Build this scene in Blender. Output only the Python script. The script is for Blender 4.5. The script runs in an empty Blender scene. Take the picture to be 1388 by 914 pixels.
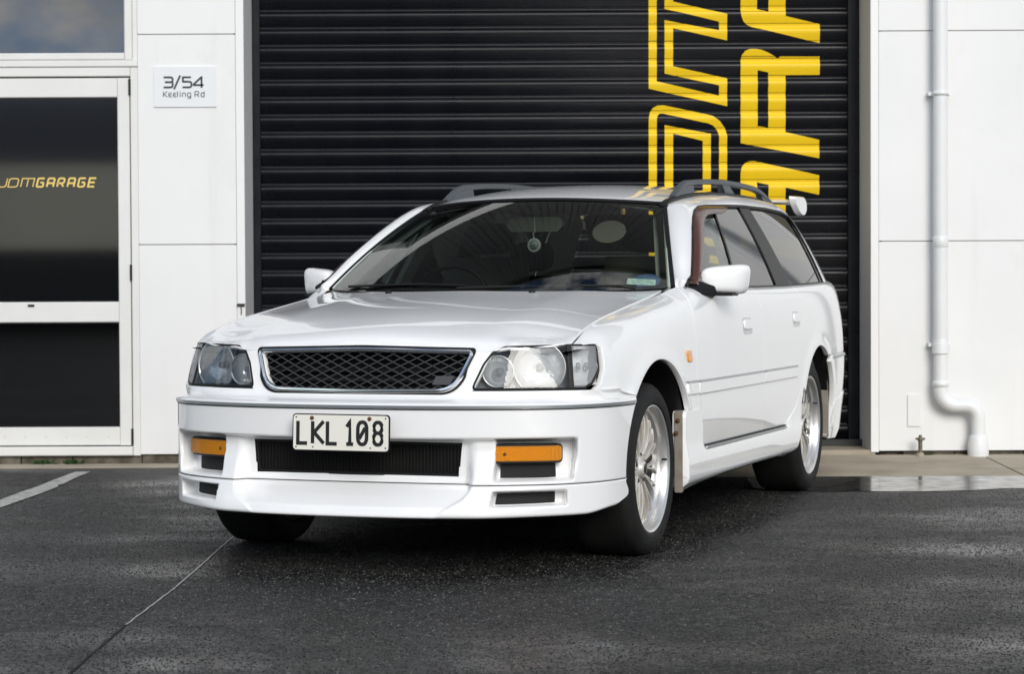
import bpy, math, random
import numpy as np
from mathutils import Vector, Matrix
from mathutils.geometry import delaunay_2d_cdt
R = math.radians
scene = bpy.context.scene
COL = scene.collection
random.seed(5); np.random.seed(5)
# ---------------------------------------------------------------- camera
cam_d = bpy.data.cameras.new("camera"); cam = bpy.data.objects.new("camera", cam_d); COL.objects.link(cam); scene.camera = cam
cam_d.sensor_width = 36.0; cam_d.lens = 3045.2 / 1388 * 36; cam_d.clip_start = .1; cam_d.clip_end = 4000
pit, rol = R(1.28), R(.27)
_f = Vector((0, math.cos(pit), -math.sin(pit))); _u = Vector((0, math.sin(pit), math.cos(pit))); _x = Vector((1, 0, 0))
_r = _x * math.cos(rol) - _u * math.sin(rol); _u2 = _x * math.sin(rol) + _u * math.cos(rol)
cam.matrix_world = Matrix(((_r.x, _u2.x, -_f.x, 0), (_r.y, _u2.y, -_f.y, 0), (_r.z, _u2.z, -_f.z, .988), (0, 0, 0, 1)))
cam_d.dof.use_dof = True; cam_d.dof.focus_distance = 8.0; cam_d.dof.aperture_fstop = 7.1
# ---------------------------------------------------------------- sky, sun, exposure
SUN_EL, SUN_AZ = R(25), R(166)          # azimuth clockwise from +Y (the wall): behind the camera, to the right
world = bpy.data.worlds.new("World"); scene.world = world; world.use_nodes = True
nt = world.node_tree; nt.nodes.clear(); N = nt.nodes.new; Lk = nt.links.new
out = N('ShaderNodeOutputWorld'); bg = N('ShaderNodeBackground'); sky = N('ShaderNodeTexSky')
sky.sky_type = 'NISHITA'; sky.sun_disc = False; sky.sun_elevation = SUN_EL; sky.sun_rotation = SUN_AZ
sky.air_density = 1.0; sky.dust_density = .3; sky.ozone_density = 2.5
tc = N('ShaderNodeTexCoord'); mp = N('ShaderNodeMapping'); mp.inputs['Scale'].default_value = (1, 1, 2.2); mp.inputs['Location'].default_value = (-2.18, -2.64, -2.27)
Lk(tc.outputs['Generated'], mp.inputs['Vector'])
n1 = N('ShaderNodeTexNoise'); n1.inputs['Scale'].default_value = 8.5; n1.inputs['Detail'].default_value = 9; n1.inputs['Roughness'].default_value = .56
n2 = N('ShaderNodeTexNoise'); n2.inputs['Scale'].default_value = 9; n2.inputs['Detail'].default_value = 6
Lk(mp.outputs['Vector'], n1.inputs['Vector']); Lk(mp.outputs['Vector'], n2.inputs['Vector'])
r1 = N('ShaderNodeValToRGB'); r1.color_ramp.elements[0].position = .44; r1.color_ramp.elements[1].position = .58
Lk(n1.outputs['Fac'], r1.inputs['Fac'])
r2 = N('ShaderNodeValToRGB'); r2.color_ramp.elements[0].position = .33; r2.color_ramp.elements[1].position = .66
r2.color_ramp.elements[0].color = (.34, .36, .40, 1); r2.color_ramp.elements[1].color = (1, .99, .97, 1)
Lk(n2.outputs['Fac'], r2.inputs['Fac'])
cl = N('ShaderNodeVectorMath'); cl.operation = 'SCALE'; cl.inputs['Scale'].default_value = 9.5
Lk(r2.outputs['Color'], cl.inputs[0])
mx = N('ShaderNodeMixRGB'); Lk(r1.outputs['Color'], mx.inputs['Fac']); Lk(sky.outputs['Color'], mx.inputs['Color1']); Lk(cl.outputs['Vector'], mx.inputs['Color2'])
Lk(mx.outputs['Color'], bg.inputs['Color']); bg.inputs['Strength'].default_value = .082; Lk(bg.outputs['Background'], out.inputs['Surface'])
sd = bpy.data.lights.new("sun", 'SUN'); sd.energy = 1.4; sd.angle = R(28); sd.color = (1, .955, .89)
sun = bpy.data.objects.new("sun", sd); COL.objects.link(sun)
_s = Vector((math.sin(SUN_AZ) * math.cos(SUN_EL), math.cos(SUN_AZ) * math.cos(SUN_EL), math.sin(SUN_EL)))
sun.rotation_euler = _s.to_track_quat('Z', 'Y').to_euler()
scene.view_settings.view_transform = 'Standard'; scene.view_settings.look = 'None'
scene.view_settings.gamma = 1; scene.view_settings.use_curve_mapping = False
scene.view_settings.exposure = .85
scene.cycles.max_bounces = 10; scene.cycles.transparent_max_bounces = 24; scene.cycles.caustics_reflective = False; scene.cycles.caustics_refractive = False
# ---------------------------------------------------------------- materials
def mat(name, base, rough=.5, metal=0.0, coat=0.0, spec=.5, noise=None, bump=None, coat_rough=.03, rnoise=None, alpha=None):
    """noise = (scale, dark colour, amount); bump = (scale, strength, distance)"""
    m = bpy.data.materials.new(name); m.use_nodes = True; t = m.node_tree; b = t.nodes['Principled BSDF']
    b.inputs['Base Color'].default_value = (*base, 1); b.inputs['Roughness'].default_value = rough; b.inputs['Metallic'].default_value = metal
    b.inputs['Coat Weight'].default_value = coat; b.inputs['Coat Roughness'].default_value = coat_rough; b.inputs['Specular IOR Level'].default_value = spec
    co = t.nodes.new('ShaderNodeTexCoord')
    if noise:
        n = t.nodes.new('ShaderNodeTexNoise'); n.inputs['Scale'].default_value = noise[0]; n.inputs['Detail'].default_value = 6
        r = t.nodes.new('ShaderNodeValToRGB'); r.color_ramp.elements[0].position = .35; r.color_ramp.elements[1].position = .65
        r.color_ramp.elements[0].color = (0, 0, 0, 1)
        x = t.nodes.new('ShaderNodeMixRGB'); x.inputs['Color1'].default_value = (*base, 1); x.inputs['Color2'].default_value = (*noise[1], 1)
        mu = t.nodes.new('ShaderNodeMath'); mu.operation = 'MULTIPLY'; mu.inputs[1].default_value = noise[2]
        t.links.new(co.outputs['Object'], n.inputs['Vector']); t.links.new(n.outputs['Fac'], r.inputs['Fac'])
        t.links.new(r.outputs['Color'], mu.inputs[0]); t.links.new(mu.outputs[0], x.inputs['Fac']); t.links.new(x.outputs['Color'], b.inputs['Base Color'])
    if rnoise:
        n = t.nodes.new('ShaderNodeTexNoise'); n.inputs['Scale'].default_value = rnoise[0]; n.inputs['Detail'].default_value = 5
        r = t.nodes.new('ShaderNodeMapRange'); r.inputs[1].default_value = .3; r.inputs[2].default_value = .7; r.inputs[3].default_value = rnoise[1]; r.inputs[4].default_value = rnoise[2]
        t.links.new(co.outputs['Object'], n.inputs['Vector']); t.links.new(n.outputs['Fac'], r.inputs[0]); t.links.new(r.outputs[0], b.inputs['Roughness'])
    if bump:
        n = t.nodes.new('ShaderNodeTexNoise'); n.inputs['Scale'].default_value = bump[0]; n.inputs['Detail'].default_value = 4
        bp = t.nodes.new('ShaderNodeBump'); bp.inputs['Strength'].default_value = bump[1]; bp.inputs['Distance'].default_value = bump[2]
        t.links.new(co.outputs['Object'], n.inputs['Vector']); t.links.new(n.outputs['Fac'], bp.inputs['Height']); t.links.new(bp.outputs['Normal'], b.inputs['Normal'])
    return m
def glass(name, tint, ior=1.5, rough=0.0, diffuse=0.0, dcol=(.5, .5, .5), bump=None, wave=None):
    """thin pane: tinted see-through plus a Fresnel mirror, and a little body colour if asked"""
    m = bpy.data.materials.new(name); m.use_nodes = True; t = m.node_tree; t.nodes.clear()
    o = t.nodes.new('ShaderNodeOutputMaterial'); tr = t.nodes.new('ShaderNodeBsdfTransparent'); tr.inputs['Color'].default_value = (*tint, 1)
    g = t.nodes.new('ShaderNodeBsdfGlossy'); g.inputs['Roughness'].default_value = rough; g.inputs['Color'].default_value = (1, 1, 1, 1)
    f = t.nodes.new('ShaderNodeFresnel'); f.inputs['IOR'].default_value = ior
    x = t.nodes.new('ShaderNodeMixShader'); base = tr.outputs[0]
    if diffuse:
        d = t.nodes.new('ShaderNodeBsdfDiffuse'); d.inputs['Color'].default_value = (*dcol, 1)
        y = t.nodes.new('ShaderNodeMixShader'); y.inputs[0].default_value = diffuse
        t.links.new(tr.outputs[0], y.inputs[1]); t.links.new(d.outputs[0], y.inputs[2]); base = y.outputs[0]
    co = t.nodes.new('ShaderNodeTexCoord')
    h = None
    if wave:
        h = t.nodes.new('ShaderNodeTexWave'); h.inputs['Scale'].default_value = wave[0]; h.inputs['Distortion'].default_value = 0.4; s, dist = wave[1:]
        t.links.new(co.outputs['Object'], h.inputs['Vector'])
    elif bump:
        h = t.nodes.new('ShaderNodeTexNoise'); h.inputs['Scale'].default_value = bump[0]; s, dist = bump[1:]
        t.links.new(co.outputs['Object'], h.inputs['Vector'])
    if h:
        bp = t.nodes.new('ShaderNodeBump'); bp.inputs['Strength'].default_value = s; bp.inputs['Distance'].default_value = dist
        t.links.new(h.outputs['Fac'], bp.inputs['Height']); t.links.new(bp.outputs['Normal'], g.inputs['Normal'])
    t.links.new(f.outputs[0], x.inputs[0]); t.links.new(base, x.inputs[1]); t.links.new(g.outputs[0], x.inputs[2]); t.links.new(x.outputs[0], o.inputs['Surface'])
    return m
# ---------------------------------------------------------------- mesh helpers
def tag(o, label=None, cat=None, group=None, kind=None):
    for k, v in (('label', label), ('category', cat), ('group', group), ('kind', kind)):
        if v: o[k] = v
    return o
def empty(name, loc=(0, 0, 0), rz=0.0, label=None, cat=None, group=None):
    o = bpy.data.objects.new(name, None); COL.objects.link(o); o.location = loc; o.rotation_euler = (0, 0, rz); o.empty_display_size = .1
    return tag(o, label, cat, group)
class MB:
    """collects shapes; build() links them as ONE mesh object"""
    def __init__(s): s.v = []; s.f = []; s.sm = []; s.mi = []
    def add(s, V, F, smooth=False, mi=0):
        n = len(s.v); s.v += [tuple(map(float, p)) for p in V]; s.f += [tuple(i + n for i in f) for f in F]; s.sm += [smooth] * len(F); s.mi += [mi] * len(F)
    def box(s, a, b, mi=0):
        x0, y0, z0 = a; x1, y1, z1 = b
        s.add([(x0,y0,z0),(x1,y0,z0),(x1,y1,z0),(x0,y1,z0),(x0,y0,z1),(x1,y0,z1),(x1,y1,z1),(x0,y1,z1)],
              [(0,3,2,1),(4,5,6,7),(0,1,5,4),(1,2,6,5),(2,3,7,6),(3,0,4,7)], mi=mi)
    def bevbox(s, a, b, c=.006, axis='y', mi=0):
        """box with its four edges along an axis chamfered"""
        x0, y0, z0 = a; x1, y1, z1 = b
        if axis == 'y': prof = [(x0+c,z0),(x1-c,z0),(x1,z0+c),(x1,z1-c),(x1-c,z1),(x0+c,z1),(x0,z1-c),(x0,z0+c)]; g = lambda p, k: (p[0], k, p[1]); r = (y0, y1); fl = False
        elif axis == 'x': prof = [(y0+c,z0),(y1-c,z0),(y1,z0+c),(y1,z1-c),(y1-c,z1),(y0+c,z1),(y0,z1-c),(y0,z0+c)]; g = lambda p, k: (k, p[0], p[1]); r = (x1, x0)
        else: prof = [(x0+c,y0),(x1-c,y0),(x1,y0+c),(x1,y1-c),(x1-c,y1),(x0+c,y1),(x0,y1-c),(x0,y0+c)]; g = lambda p, k: (p[0], p[1], k); r = (z1, z0)
        V = [g(p, r[0]) for p in prof] + [g(p, r[1]) for p in prof]; n = 8
        s.add(V, [tuple(range(n)), tuple(range(2*n-1, n-1, -1))] + [(i, i+n, (i+1) % n + n, (i+1) % n) for i in range(n)], mi=mi)
    def tube(s, path, rad, seg=12, cap=True, smooth=True, mi=0, up=None):
        path = [Vector(p) for p in path]; n = len(path); rs = rad if hasattr(rad, '__len__') else [rad] * n
        V = []; prev = None
        for i, p in enumerate(path):
            d = ((path[min(i+1, n-1)] - p).normalized() + (p - path[max(i-1, 0)]).normalized()).normalized()
            if prev is None:
                a = Vector((0, 0, 1)) if abs(d.z) < .9 else Vector((1, 0, 0)); u = (a - d * a.dot(d)).normalized()
            else: u = (prev - d * prev.dot(d)).normalized()
            prev = u; w = d.cross(u)
            V += [p + (u * math.cos(2*math.pi*k/seg) + w * math.sin(2*math.pi*k/seg)) * rs[i] for k in range(seg)]
        F = [(i*seg + k, i*seg + (k+1) % seg, (i+1)*seg + (k+1) % seg, (i+1)*seg + k) for i in range(n-1) for k in range(seg)]
        s.add(V, F, smooth, mi)
        if cap: s.add(V[:seg], [tuple(range(seg-1, -1, -1))], False, mi); s.add(V[-seg:], [tuple(range(seg))], False, mi)
    def lathe(s, prof, origin=(0, 0, 0), axis='z', seg=48, smooth=True, mi=0, rot=None, closed=False):
        """prof = [(radius, height along axis)]"""
        o = Vector(origin); V = []
        for r, h in prof:
            for k in range(seg):
                a = 2*math.pi*k/seg; c, d = r*math.cos(a), r*math.sin(a)
                p = {'z': Vector((c, d, h)), 'y': Vector((d, h, c)), 'x': Vector((h, c, d))}[axis]
                if rot: p = rot @ p
                V.append(o + p)
        m = len(prof); F = []
        for i in range(m if closed else m - 1):
            j = (i + 1) % m
            F += [(i*seg + k, i*seg + (k+1) % seg, j*seg + (k+1) % seg, j*seg + k) for k in range(seg)]
        s.add(V, F, smooth, mi)
    def grid(s, P, smooth=True, mi=0, flip=False, keep=None):
        P = np.asarray(P); a, b = P.shape[:2]; F = []
        for i in range(a-1):
            for j in range(b-1):
                if keep is not None and not keep[i, j]: continue
                q = (i*b + j, (i+1)*b + j, (i+1)*b + j+1, i*b + j+1); F.append(q[::-1] if flip else q)
        s.add(P.reshape(-1, 3), F, smooth, mi)
    def sweep(s, path, prof, up=(0, 0, 1), closed=False, smooth=False, mi=0, cap=True):
        """sweep a closed 2-D profile [(side, up)] along a path"""
        path = [Vector(p) for p in path]; n = len(path); m = len(prof); V = []; ups = up if hasattr(up, '__len__') and hasattr(up[0], '__len__') else [up] * n
        for i, p in enumerate(path):
            a = path[(i+1) % n] if closed or i < n-1 else p; b = path[i-1] if closed or i > 0 else p
            d1 = (a - p).normalized() if (a - p).length > 1e-9 else None; d0 = (p - b).normalized() if (p - b).length > 1e-9 else None
            d = ((d1 or d0) + (d0 or d1)).normalized(); u = Vector(ups[i]); w = d.cross(u).normalized(); u = w.cross(d).normalized()
            k = 1.0
            if d0 is not None and d1 is not None: k = 1 / max(.5, abs(d.dot(d1)))
            V += [p + w * q[0] * k + u * q[1] for q in prof]
        F = [(i*m + k, i*m + (k+1) % m, ((i+1) % n)*m + (k+1) % m, ((i+1) % n)*m + k) for i in range(n if closed else n-1) for k in range(m)]
        s.add(V, F, smooth, mi)
        if cap and not closed: s.add(V[:m], [tuple(range(m-1, -1, -1))], False, mi); s.add(V[-m:], [tuple(range(m))], False, mi)
    def build(s, name, mats, parent=None, mirror=False, fix=True):
        me = bpy.data.meshes.new(name); V = [(-x, y, z) for x, y, z in s.v] if mirror else s.v
        me.from_pydata(V, [], s.f)
        for m in (mats if isinstance(mats, (list, tuple)) else [mats]): me.materials.append(m)
        me.polygons.foreach_set('use_smooth', s.sm); me.polygons.foreach_set('material_index', s.mi)
        if fix:
            import bmesh
            bm = bmesh.new(); bm.from_mesh(me); bmesh.ops.recalc_face_normals(bm, faces=bm.faces); bm.to_mesh(me); bm.free()
        o = bpy.data.objects.new(name, me); COL.objects.link(o); o.parent = parent
        return o
def copy_tree(o, parent=None):
    c = o.copy(); COL.objects.link(c); c.parent = parent
    for ch in list(o.children): copy_tree(ch, c)
    return c
def inside(px, py, poly):
    poly = np.asarray(poly); c = np.zeros(px.shape, bool); x, y = poly[:, 0], poly[:, 1]; j = len(poly) - 1
    for i in range(len(poly)):
        k = (y[i] > py) != (y[j] > py)
        with np.errstate(divide='ignore', invalid='ignore'):
            c ^= k & (px < (x[j] - x[i]) * (py - y[i]) / (y[j] - y[i]) + x[i])
        j = i
    return c
def edge_dist(px, py, poly):
    d = np.full(px.shape, 1e9); n = len(poly)
    for i in range(n):
        a = poly[i]; b = poly[(i+1) % n]; dx, dy = b[0]-a[0], b[1]-a[1]; l = dx*dx + dy*dy + 1e-18
        t = np.clip(((px-a[0])*dx + (py-a[1])*dy) / l, 0, 1); d = np.minimum(d, np.hypot(px-a[0]-t*dx, py-a[1]-t*dy))
    return d
def resample(poly, res, closed=True):
    out = []; n = len(poly)
    for i in range(n if closed else n - 1):
        a, b = np.array(poly[i], float), np.array(poly[(i+1) % n], float); k = max(1, int(math.ceil(np.linalg.norm(b-a) / res)))
        out += [tuple(a + (b-a)*j/k) for j in range(k)]
    if not closed: out.append(tuple(poly[-1]))
    return out
def round_poly(poly, r, n=5):
    """round the corners of a 2-D polygon; r is one radius or one per corner"""
    out = []; m = len(poly)
    for i in range(m):
        p = np.array(poly[i], float); a = np.array(poly[i-1], float); b = np.array(poly[(i+1) % m], float)
        ri = r[i] if hasattr(r, '__len__') else r
        la, lb = np.linalg.norm(a-p), np.linalg.norm(b-p); d = min(ri, la*.48, lb*.48)
        if d < 1e-5: out.append(tuple(p)); continue
        A = p + (a-p)/la*d; B = p + (b-p)/lb*d
        for k in range(n+1):
            t = k/n; out.append(tuple((1-t)**2*A + 2*t*(1-t)*p + t*t*B))
    return out
CAR_C = np.array([0, 1.4, .55])
def panel(name, poly, F, m, parent=None, res=.02, lip=.012, holes=(), side=1, rnd=.0022, center=CAR_C, asp=1.0, nrm=None, out_dir=None):
    """a sheet cut to a 2-D outline on the surface F(a, b), with a rolled edge of real depth. side -1 mirrors x"""
    B = resample(poly, res); H = [resample(h, res) for h in holes]
    b = np.array(B); lo, hi = b.min(0), b.max(0)
    gx = np.arange(lo[0] + res*.5, hi[0], res); gy = np.arange(lo[1] + res*.5*asp, hi[1], res*asp)
    GX, GY = np.meshgrid(gx, gy); gxf, gyf = GX.ravel(), GY.ravel()
    ok = inside(gxf, gyf, B) & (edge_dist(gxf, gyf, B) > res*.45)
    for h in H: ok &= ~inside(gxf, gyf, h) & (edge_dist(gxf, gyf, h) > res*.45)
    pts = list(B); loops = [list(range(len(B)))]
    for h in H: loops.append(list(range(len(pts), len(pts)+len(h)))); pts += h
    nb = len(pts); pts += list(zip(gxf[ok], gyf[ok]))
    ed = [(l[i], l[(i+1) % len(l)]) for l in loops for i in range(len(l))]
    vc, _, fc, ov, _, _ = delaunay_2d_cdt([Vector(p) for p in pts], ed, [], 0, 1e-6)
    V2 = np.array([(v.x, v.y) for v in vc]); omap = {}
    for i, src in enumerate(ov):
        for q in src: omap[q] = i
    T = [tuple(f) for f in fc]; tri = np.array([f[:3] for f in T]); ce = V2[tri].mean(1)
    k = inside(ce[:, 0], ce[:, 1], B)
    for h in H: k &= ~inside(ce[:, 0], ce[:, 1], h)
    tri = tri[k]
    P = np.asarray(F(V2[:, 0], V2[:, 1])); e = 2e-3
    Fa = np.asarray(F(V2[:, 0]+e, V2[:, 1])) - np.asarray(F(V2[:, 0]-e, V2[:, 1])); Fb = np.asarray(F(V2[:, 0], V2[:, 1]+e)) - np.asarray(F(V2[:, 0], V2[:, 1]-e))
    Nn = np.cross(Fa, Fb); Nn /= np.linalg.norm(Nn, axis=1)[:, None] + 1e-12
    ref = (P - center) if out_dir is None else np.broadcast_to(np.array(out_dir, float), P.shape)
    if (Nn * ref).sum() < 0: Nn = -Nn
    V = [P]; NN = [Nn]; faces = []; n0 = len(P)
    A, Bq, Cq = P[tri[:, 0]], P[tri[:, 1]], P[tri[:, 2]]; fl = (np.cross(Bq-A, Cq-A) * Nn[tri[:, 0]]).sum(1) < 0
    tri[fl] = tri[fl][:, ::-1]; faces += [tuple(int(i) for i in t) for t in tri]
    base = n0
    for li, l in enumerate(loops):
        ids = [omap[q] for q in l]; p = P[ids]; nn = Nn[ids]
        tg = np.roll(p, -1, 0) - np.roll(p, 1, 0); tg /= np.linalg.norm(tg, axis=1)[:, None] + 1e-12
        o = np.cross(tg, nn); o /= np.linalg.norm(o, axis=1)[:, None] + 1e-12
        mid = V2[ids].mean(0); c3 = p.mean(0)
        # outward test: step in the domain
        a2 = np.array([pts[q] for q in l]); area = .5*np.sum(a2[:, 0]*np.roll(a2[:, 1], -1) - np.roll(a2[:, 0], -1)*a2[:, 1])
        orient = (np.cross(Fa[ids], Fb[ids]) * nn).sum() > 0
        s = 1 if (area > 0) == orient else -1
        if li > 0: s = -s
        o = o * s
        r1 = p + o*rnd - nn*rnd; r2 = r1 - nn*lip
        V += [r1, r2]; NN += [(o*.9 + nn*.43), o]
        m_ = len(ids)
        for i in range(m_):
            j = (i+1) % m_; q1 = (ids[i], ids[j], base+j, base+i); q2 = (base+i, base+j, base+m_+j, base+m_+i)
            for q in (q1, q2): faces.append(tuple(int(w) for w in q))
        base += 2*m_
    V = np.concatenate(V); NN = np.concatenate(NN); NN /= np.linalg.norm(NN, axis=1)[:, None] + 1e-12
    # wind every rim face to agree with its vertex normals
    ff = []
    for f in faces:
        a, c, d = V[f[0]], V[f[1]], V[f[2]]; g = np.cross(c-a, d-a)
        ff.append(f[::-1] if g @ NN[list(f)].sum(0) < 0 else f)
    if side < 0:
        V = V * np.array([-1, 1, 1]); NN = NN * np.array([-1, 1, 1]); ff = [f[::-1] for f in ff]
    me = bpy.data.meshes.new(name); me.from_pydata([tuple(map(float, q)) for q in V], [], ff)
    me.polygons.foreach_set('use_smooth', [True]*len(ff)); me.update()
    bad = me.validate()
    if not bad and len(me.vertices) == len(NN): me.normals_split_custom_set_from_vertices([tuple(map(float, q)) for q in NN])
    me.materials.append(m)
    ob = bpy.data.objects.new(name, me); COL.objects.link(ob); ob.parent = parent
    return ob
def stroke_mb(mb, lines, w, to3, depth=.002, lift=0.0, closed=()):
    """lettering: each polyline becomes a mitred band of width w, mapped by to3(u, v, d)"""
    for li, pl in enumerate(lines):
        P = [np.array(p, float) for p in pl]; n = len(P); cl = np.allclose(P[0], P[-1]) and n > 2
        if cl: P = P[:-1]; n -= 1
        Lf, Rt = [], []
        for i in range(n):
            a = P[i-1] if (i > 0 or cl) else None; b = P[(i+1) % n] if (i < n-1 or cl) else None
            d0 = (P[i]-a)/np.linalg.norm(P[i]-a) if a is not None else None; d1 = (b-P[i])/np.linalg.norm(b-P[i]) if b is not None else None
            d = (d0 if d1 is None else d1 if d0 is None else (d0+d1)); d = d/np.linalg.norm(d); nrm = np.array([-d[1], d[0]])
            k = 1.0 if (d0 is None or d1 is None) else 1/max(.45, d @ d1)
            Lf.append(P[i] + nrm*w/2*k); Rt.append(P[i] - nrm*w/2*k)
        m = n if cl else n-1; z1 = lift + depth + li*4e-5; z0 = lift
        V = [to3(*q, z1) for q in Lf] + [to3(*q, z1) for q in Rt] + [to3(*q, z0) for q in Lf] + [to3(*q, z0) for q in Rt]
        F = []
        for i in range(m):
            j = (i+1) % n
            F += [(i, n+i, n+j, j), (i, j, 2*n+j, 2*n+i), (n+j, n+i, 3*n+i, 3*n+j)]
        if not cl: F += [(0, 2*n, 3*n, n), (n-1, 2*n-1, 4*n-1, 3*n-1)]
        mb.add(V, F)
def arc(cx, cy, rx, ry, a0, a1, n=8):
    return [(cx + rx*math.cos(R(a0 + (a1-a0)*k/n)), cy + ry*math.sin(R(a0 + (a1-a0)*k/n))) for k in range(n+1)]
def rrect(x0, y0, x1, y1, r, n=4):
    return (arc(x1-r, y0+r, r, r, -90, 0, n) + arc(x1-r, y1-r, r, r, 0, 90, n) + arc(x0+r, y1-r, r, r, 90, 180, n) + arc(x0+r, y0+r, r, r, 180, 270, n))
# ---------------------------------------------------------------- car surfaces (metres; x = car's left, y = rearward, z = up)
def pchip(xs, ys, x):
    xs = np.asarray(xs, float); ys = np.asarray(ys, float); x = np.asarray(x, float)
    h = np.diff(xs); d = np.diff(ys) / h
    m = np.zeros_like(ys)
    for i in range(1, len(xs) - 1):
        if d[i - 1] * d[i] > 0:
            w1 = 2 * h[i] + h[i - 1]; w2 = h[i] + 2 * h[i - 1]
            m[i] = (w1 + w2) / (w1 / d[i - 1] + w2 / d[i])
    def edge(h0, h1, d0, d1):
        e = ((2 * h0 + h1) * d0 - h0 * d1) / (h0 + h1)
        if e * d0 <= 0: return 0.0
        if d0 * d1 <= 0 and abs(e) > 3 * abs(d0): return 3 * d0
        return e
    if len(xs) > 2:
        m[0] = edge(h[0], h[1], d[0], d[1]); m[-1] = edge(h[-1], h[-2], d[-1], d[-2])
    else:
        m[:] = d[0]
    x = np.clip(x, xs[0], xs[-1])
    i = np.clip(np.searchsorted(xs, x, side='right') - 1, 0, len(xs) - 2)
    t = (x - xs[i]) / h[i]
    return ((2*t**3 - 3*t**2 + 1) * ys[i] + (t**3 - 2*t**2 + t) * h[i] * m[i]
            + (-2*t**3 + 3*t**2) * ys[i + 1] + (t**3 - t**2) * h[i] * m[i + 1])

def spline(xs, ys, x):
    """natural cubic spline"""
    xs = np.asarray(xs, float); ys = np.asarray(ys, float); x = np.asarray(x, float)
    n = len(xs); h = np.diff(xs)
    A = np.zeros((n, n)); b = np.zeros(n); A[0, 0] = A[-1, -1] = 1
    for i in range(1, n - 1):
        A[i, i-1] = h[i-1]; A[i, i] = 2 * (h[i-1] + h[i]); A[i, i+1] = h[i]
        b[i] = 6 * ((ys[i+1] - ys[i]) / h[i] - (ys[i] - ys[i-1]) / h[i-1])
    M = np.linalg.solve(A, b)
    x = np.clip(x, xs[0], xs[-1])
    i = np.clip(np.searchsorted(xs, x, side='right') - 1, 0, n - 2)
    a = (xs[i+1] - x) / h[i]; c = (x - xs[i]) / h[i]
    return a*ys[i] + c*ys[i+1] + ((a**3 - a)*M[i] + (c**3 - c)*M[i+1]) * h[i]**2 / 6

def sstep(a, b, x):
    t = np.clip((np.asarray(x, float) - a) / (b - a), 0, 1)
    return t * t * (3 - 2 * t)

WB = 2.72          # wheelbase
WZ = 0.317         # wheel centre height
# ---- bonnet: z over (x, y)
def hood_front_y(x):
    return pchip([0, .2, .44, .55, .64, .72, .8], [-.735, -.728, -.702, -.662, -.610, -.546, -.45], np.abs(x))
def hood_edge_z(y):
    return pchip([-.66, -.60, -.552, -.48, -.36, -.2, -.076, .15, .358, .618, .8], [.760, .776, .792, .822, .850, .877, .892, .919, .943, .976, .996], y)
def hood_z(x, y):
    x = np.abs(np.asarray(x, float)); y = np.asarray(y, float)
    s = y - hood_front_y(x)
    zc = pchip([-.03, 0, .02, .05, .10, .2, .35, .6, .9, 1.05, 1.4], [.752, .778, .800, .822, .842, .868, .896, .929, .962, .979, 1.01], s)
    ze = hood_edge_z(y)
    w = .25 * sstep(0, .5, x) + .75 * sstep(.40, .76, x)
    return zc * (1 - w) + ze * w + .013 * sstep(.455, .53, x) * sstep(.10, .0, s) * sstep(.74, .66, x)
# ---- body side: stations along y, eight (x, z) knots from the top edge down to the sill
_ST = [
 (-.72, [(.700,.745),(.710,.742),(.718,.735),(.725,.715),(.735,.680),(.745,.620),(.745,.52),(.745,.40)]),
 (-.56, [(.714,.790),(.727,.786),(.748,.776),(.766,.750),(.779,.700),(.790,.620),(.810,.52),(.808,.40)]),
 (-.40, [(.718,.844),(.750,.835),(.781,.815),(.806,.774),(.826,.705),(.835,.610),(.838,.50),(.836,.38)]),
 (-.15, [(.720,.883),(.765,.871),(.802,.846),(.832,.797),(.851,.715),(.859,.610),(.860,.49),(.855,.37)]),
 (.15,  [(.720,.919),(.772,.905),(.812,.877),(.842,.824),(.860,.730),(.867,.610),(.866,.48),(.856,.36)]),
 (.45,  [(.728,.954),(.780,.938),(.820,.908),(.849,.845),(.866,.740),(.873,.610),(.872,.48),(.864,.36)]),
 (.66,  [(.776,.990),(.808,.970),(.836,.930),(.858,.857),(.871,.745),(.877,.610),(.876,.48),(.867,.36)]),
 (.85,  [(.800,.988),(.824,.972),(.846,.934),(.864,.860),(.875,.748),(.879,.610),(.878,.48),(.868,.36)]),
 (1.5,  [(.803,.982),(.828,.967),(.850,.932),(.868,.860),(.879,.748),(.881,.610),(.879,.48),(.869,.36)]),
 (2.2,  [(.800,.986),(.825,.971),(.847,.936),(.866,.864),(.878,.752),(.880,.612),(.878,.48),(.868,.36)]),
 (2.75, [(.799,.994),(.823,.980),(.844,.946),(.862,.874),(.875,.760),(.877,.615),(.870,.48),(.853,.36)]),
 (3.2,  [(.788,1.003),(.810,.990),(.831,.956),(.850,.884),(.864,.768),(.868,.620),(.862,.48),(.846,.34)]),
 (3.45, [(.768,1.008),(.789,.994),(.809,.960),(.827,.888),(.843,.770),(.848,.622),(.842,.48),(.826,.34)]),
 (3.62, [(.735,1.010),(.755,.996),(.774,.962),(.792,.890),(.808,.772),(.814,.622),(.808,.48),(.790,.34)]),
 (3.72, [(.680,1.010),(.699,.996),(.717,.962),(.734,.890),(.749,.772),(.755,.622),(.749,.48),(.731,.34)]),
]
for _s_ in _ST: _s_[1].append((_s_[1][-1][0] - .014, .205))
_SY = [s[0] for s in _ST]; _SK = len(_ST[0][1])
WSC = 0.085        # metres per knot of the side parameter w
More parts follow.
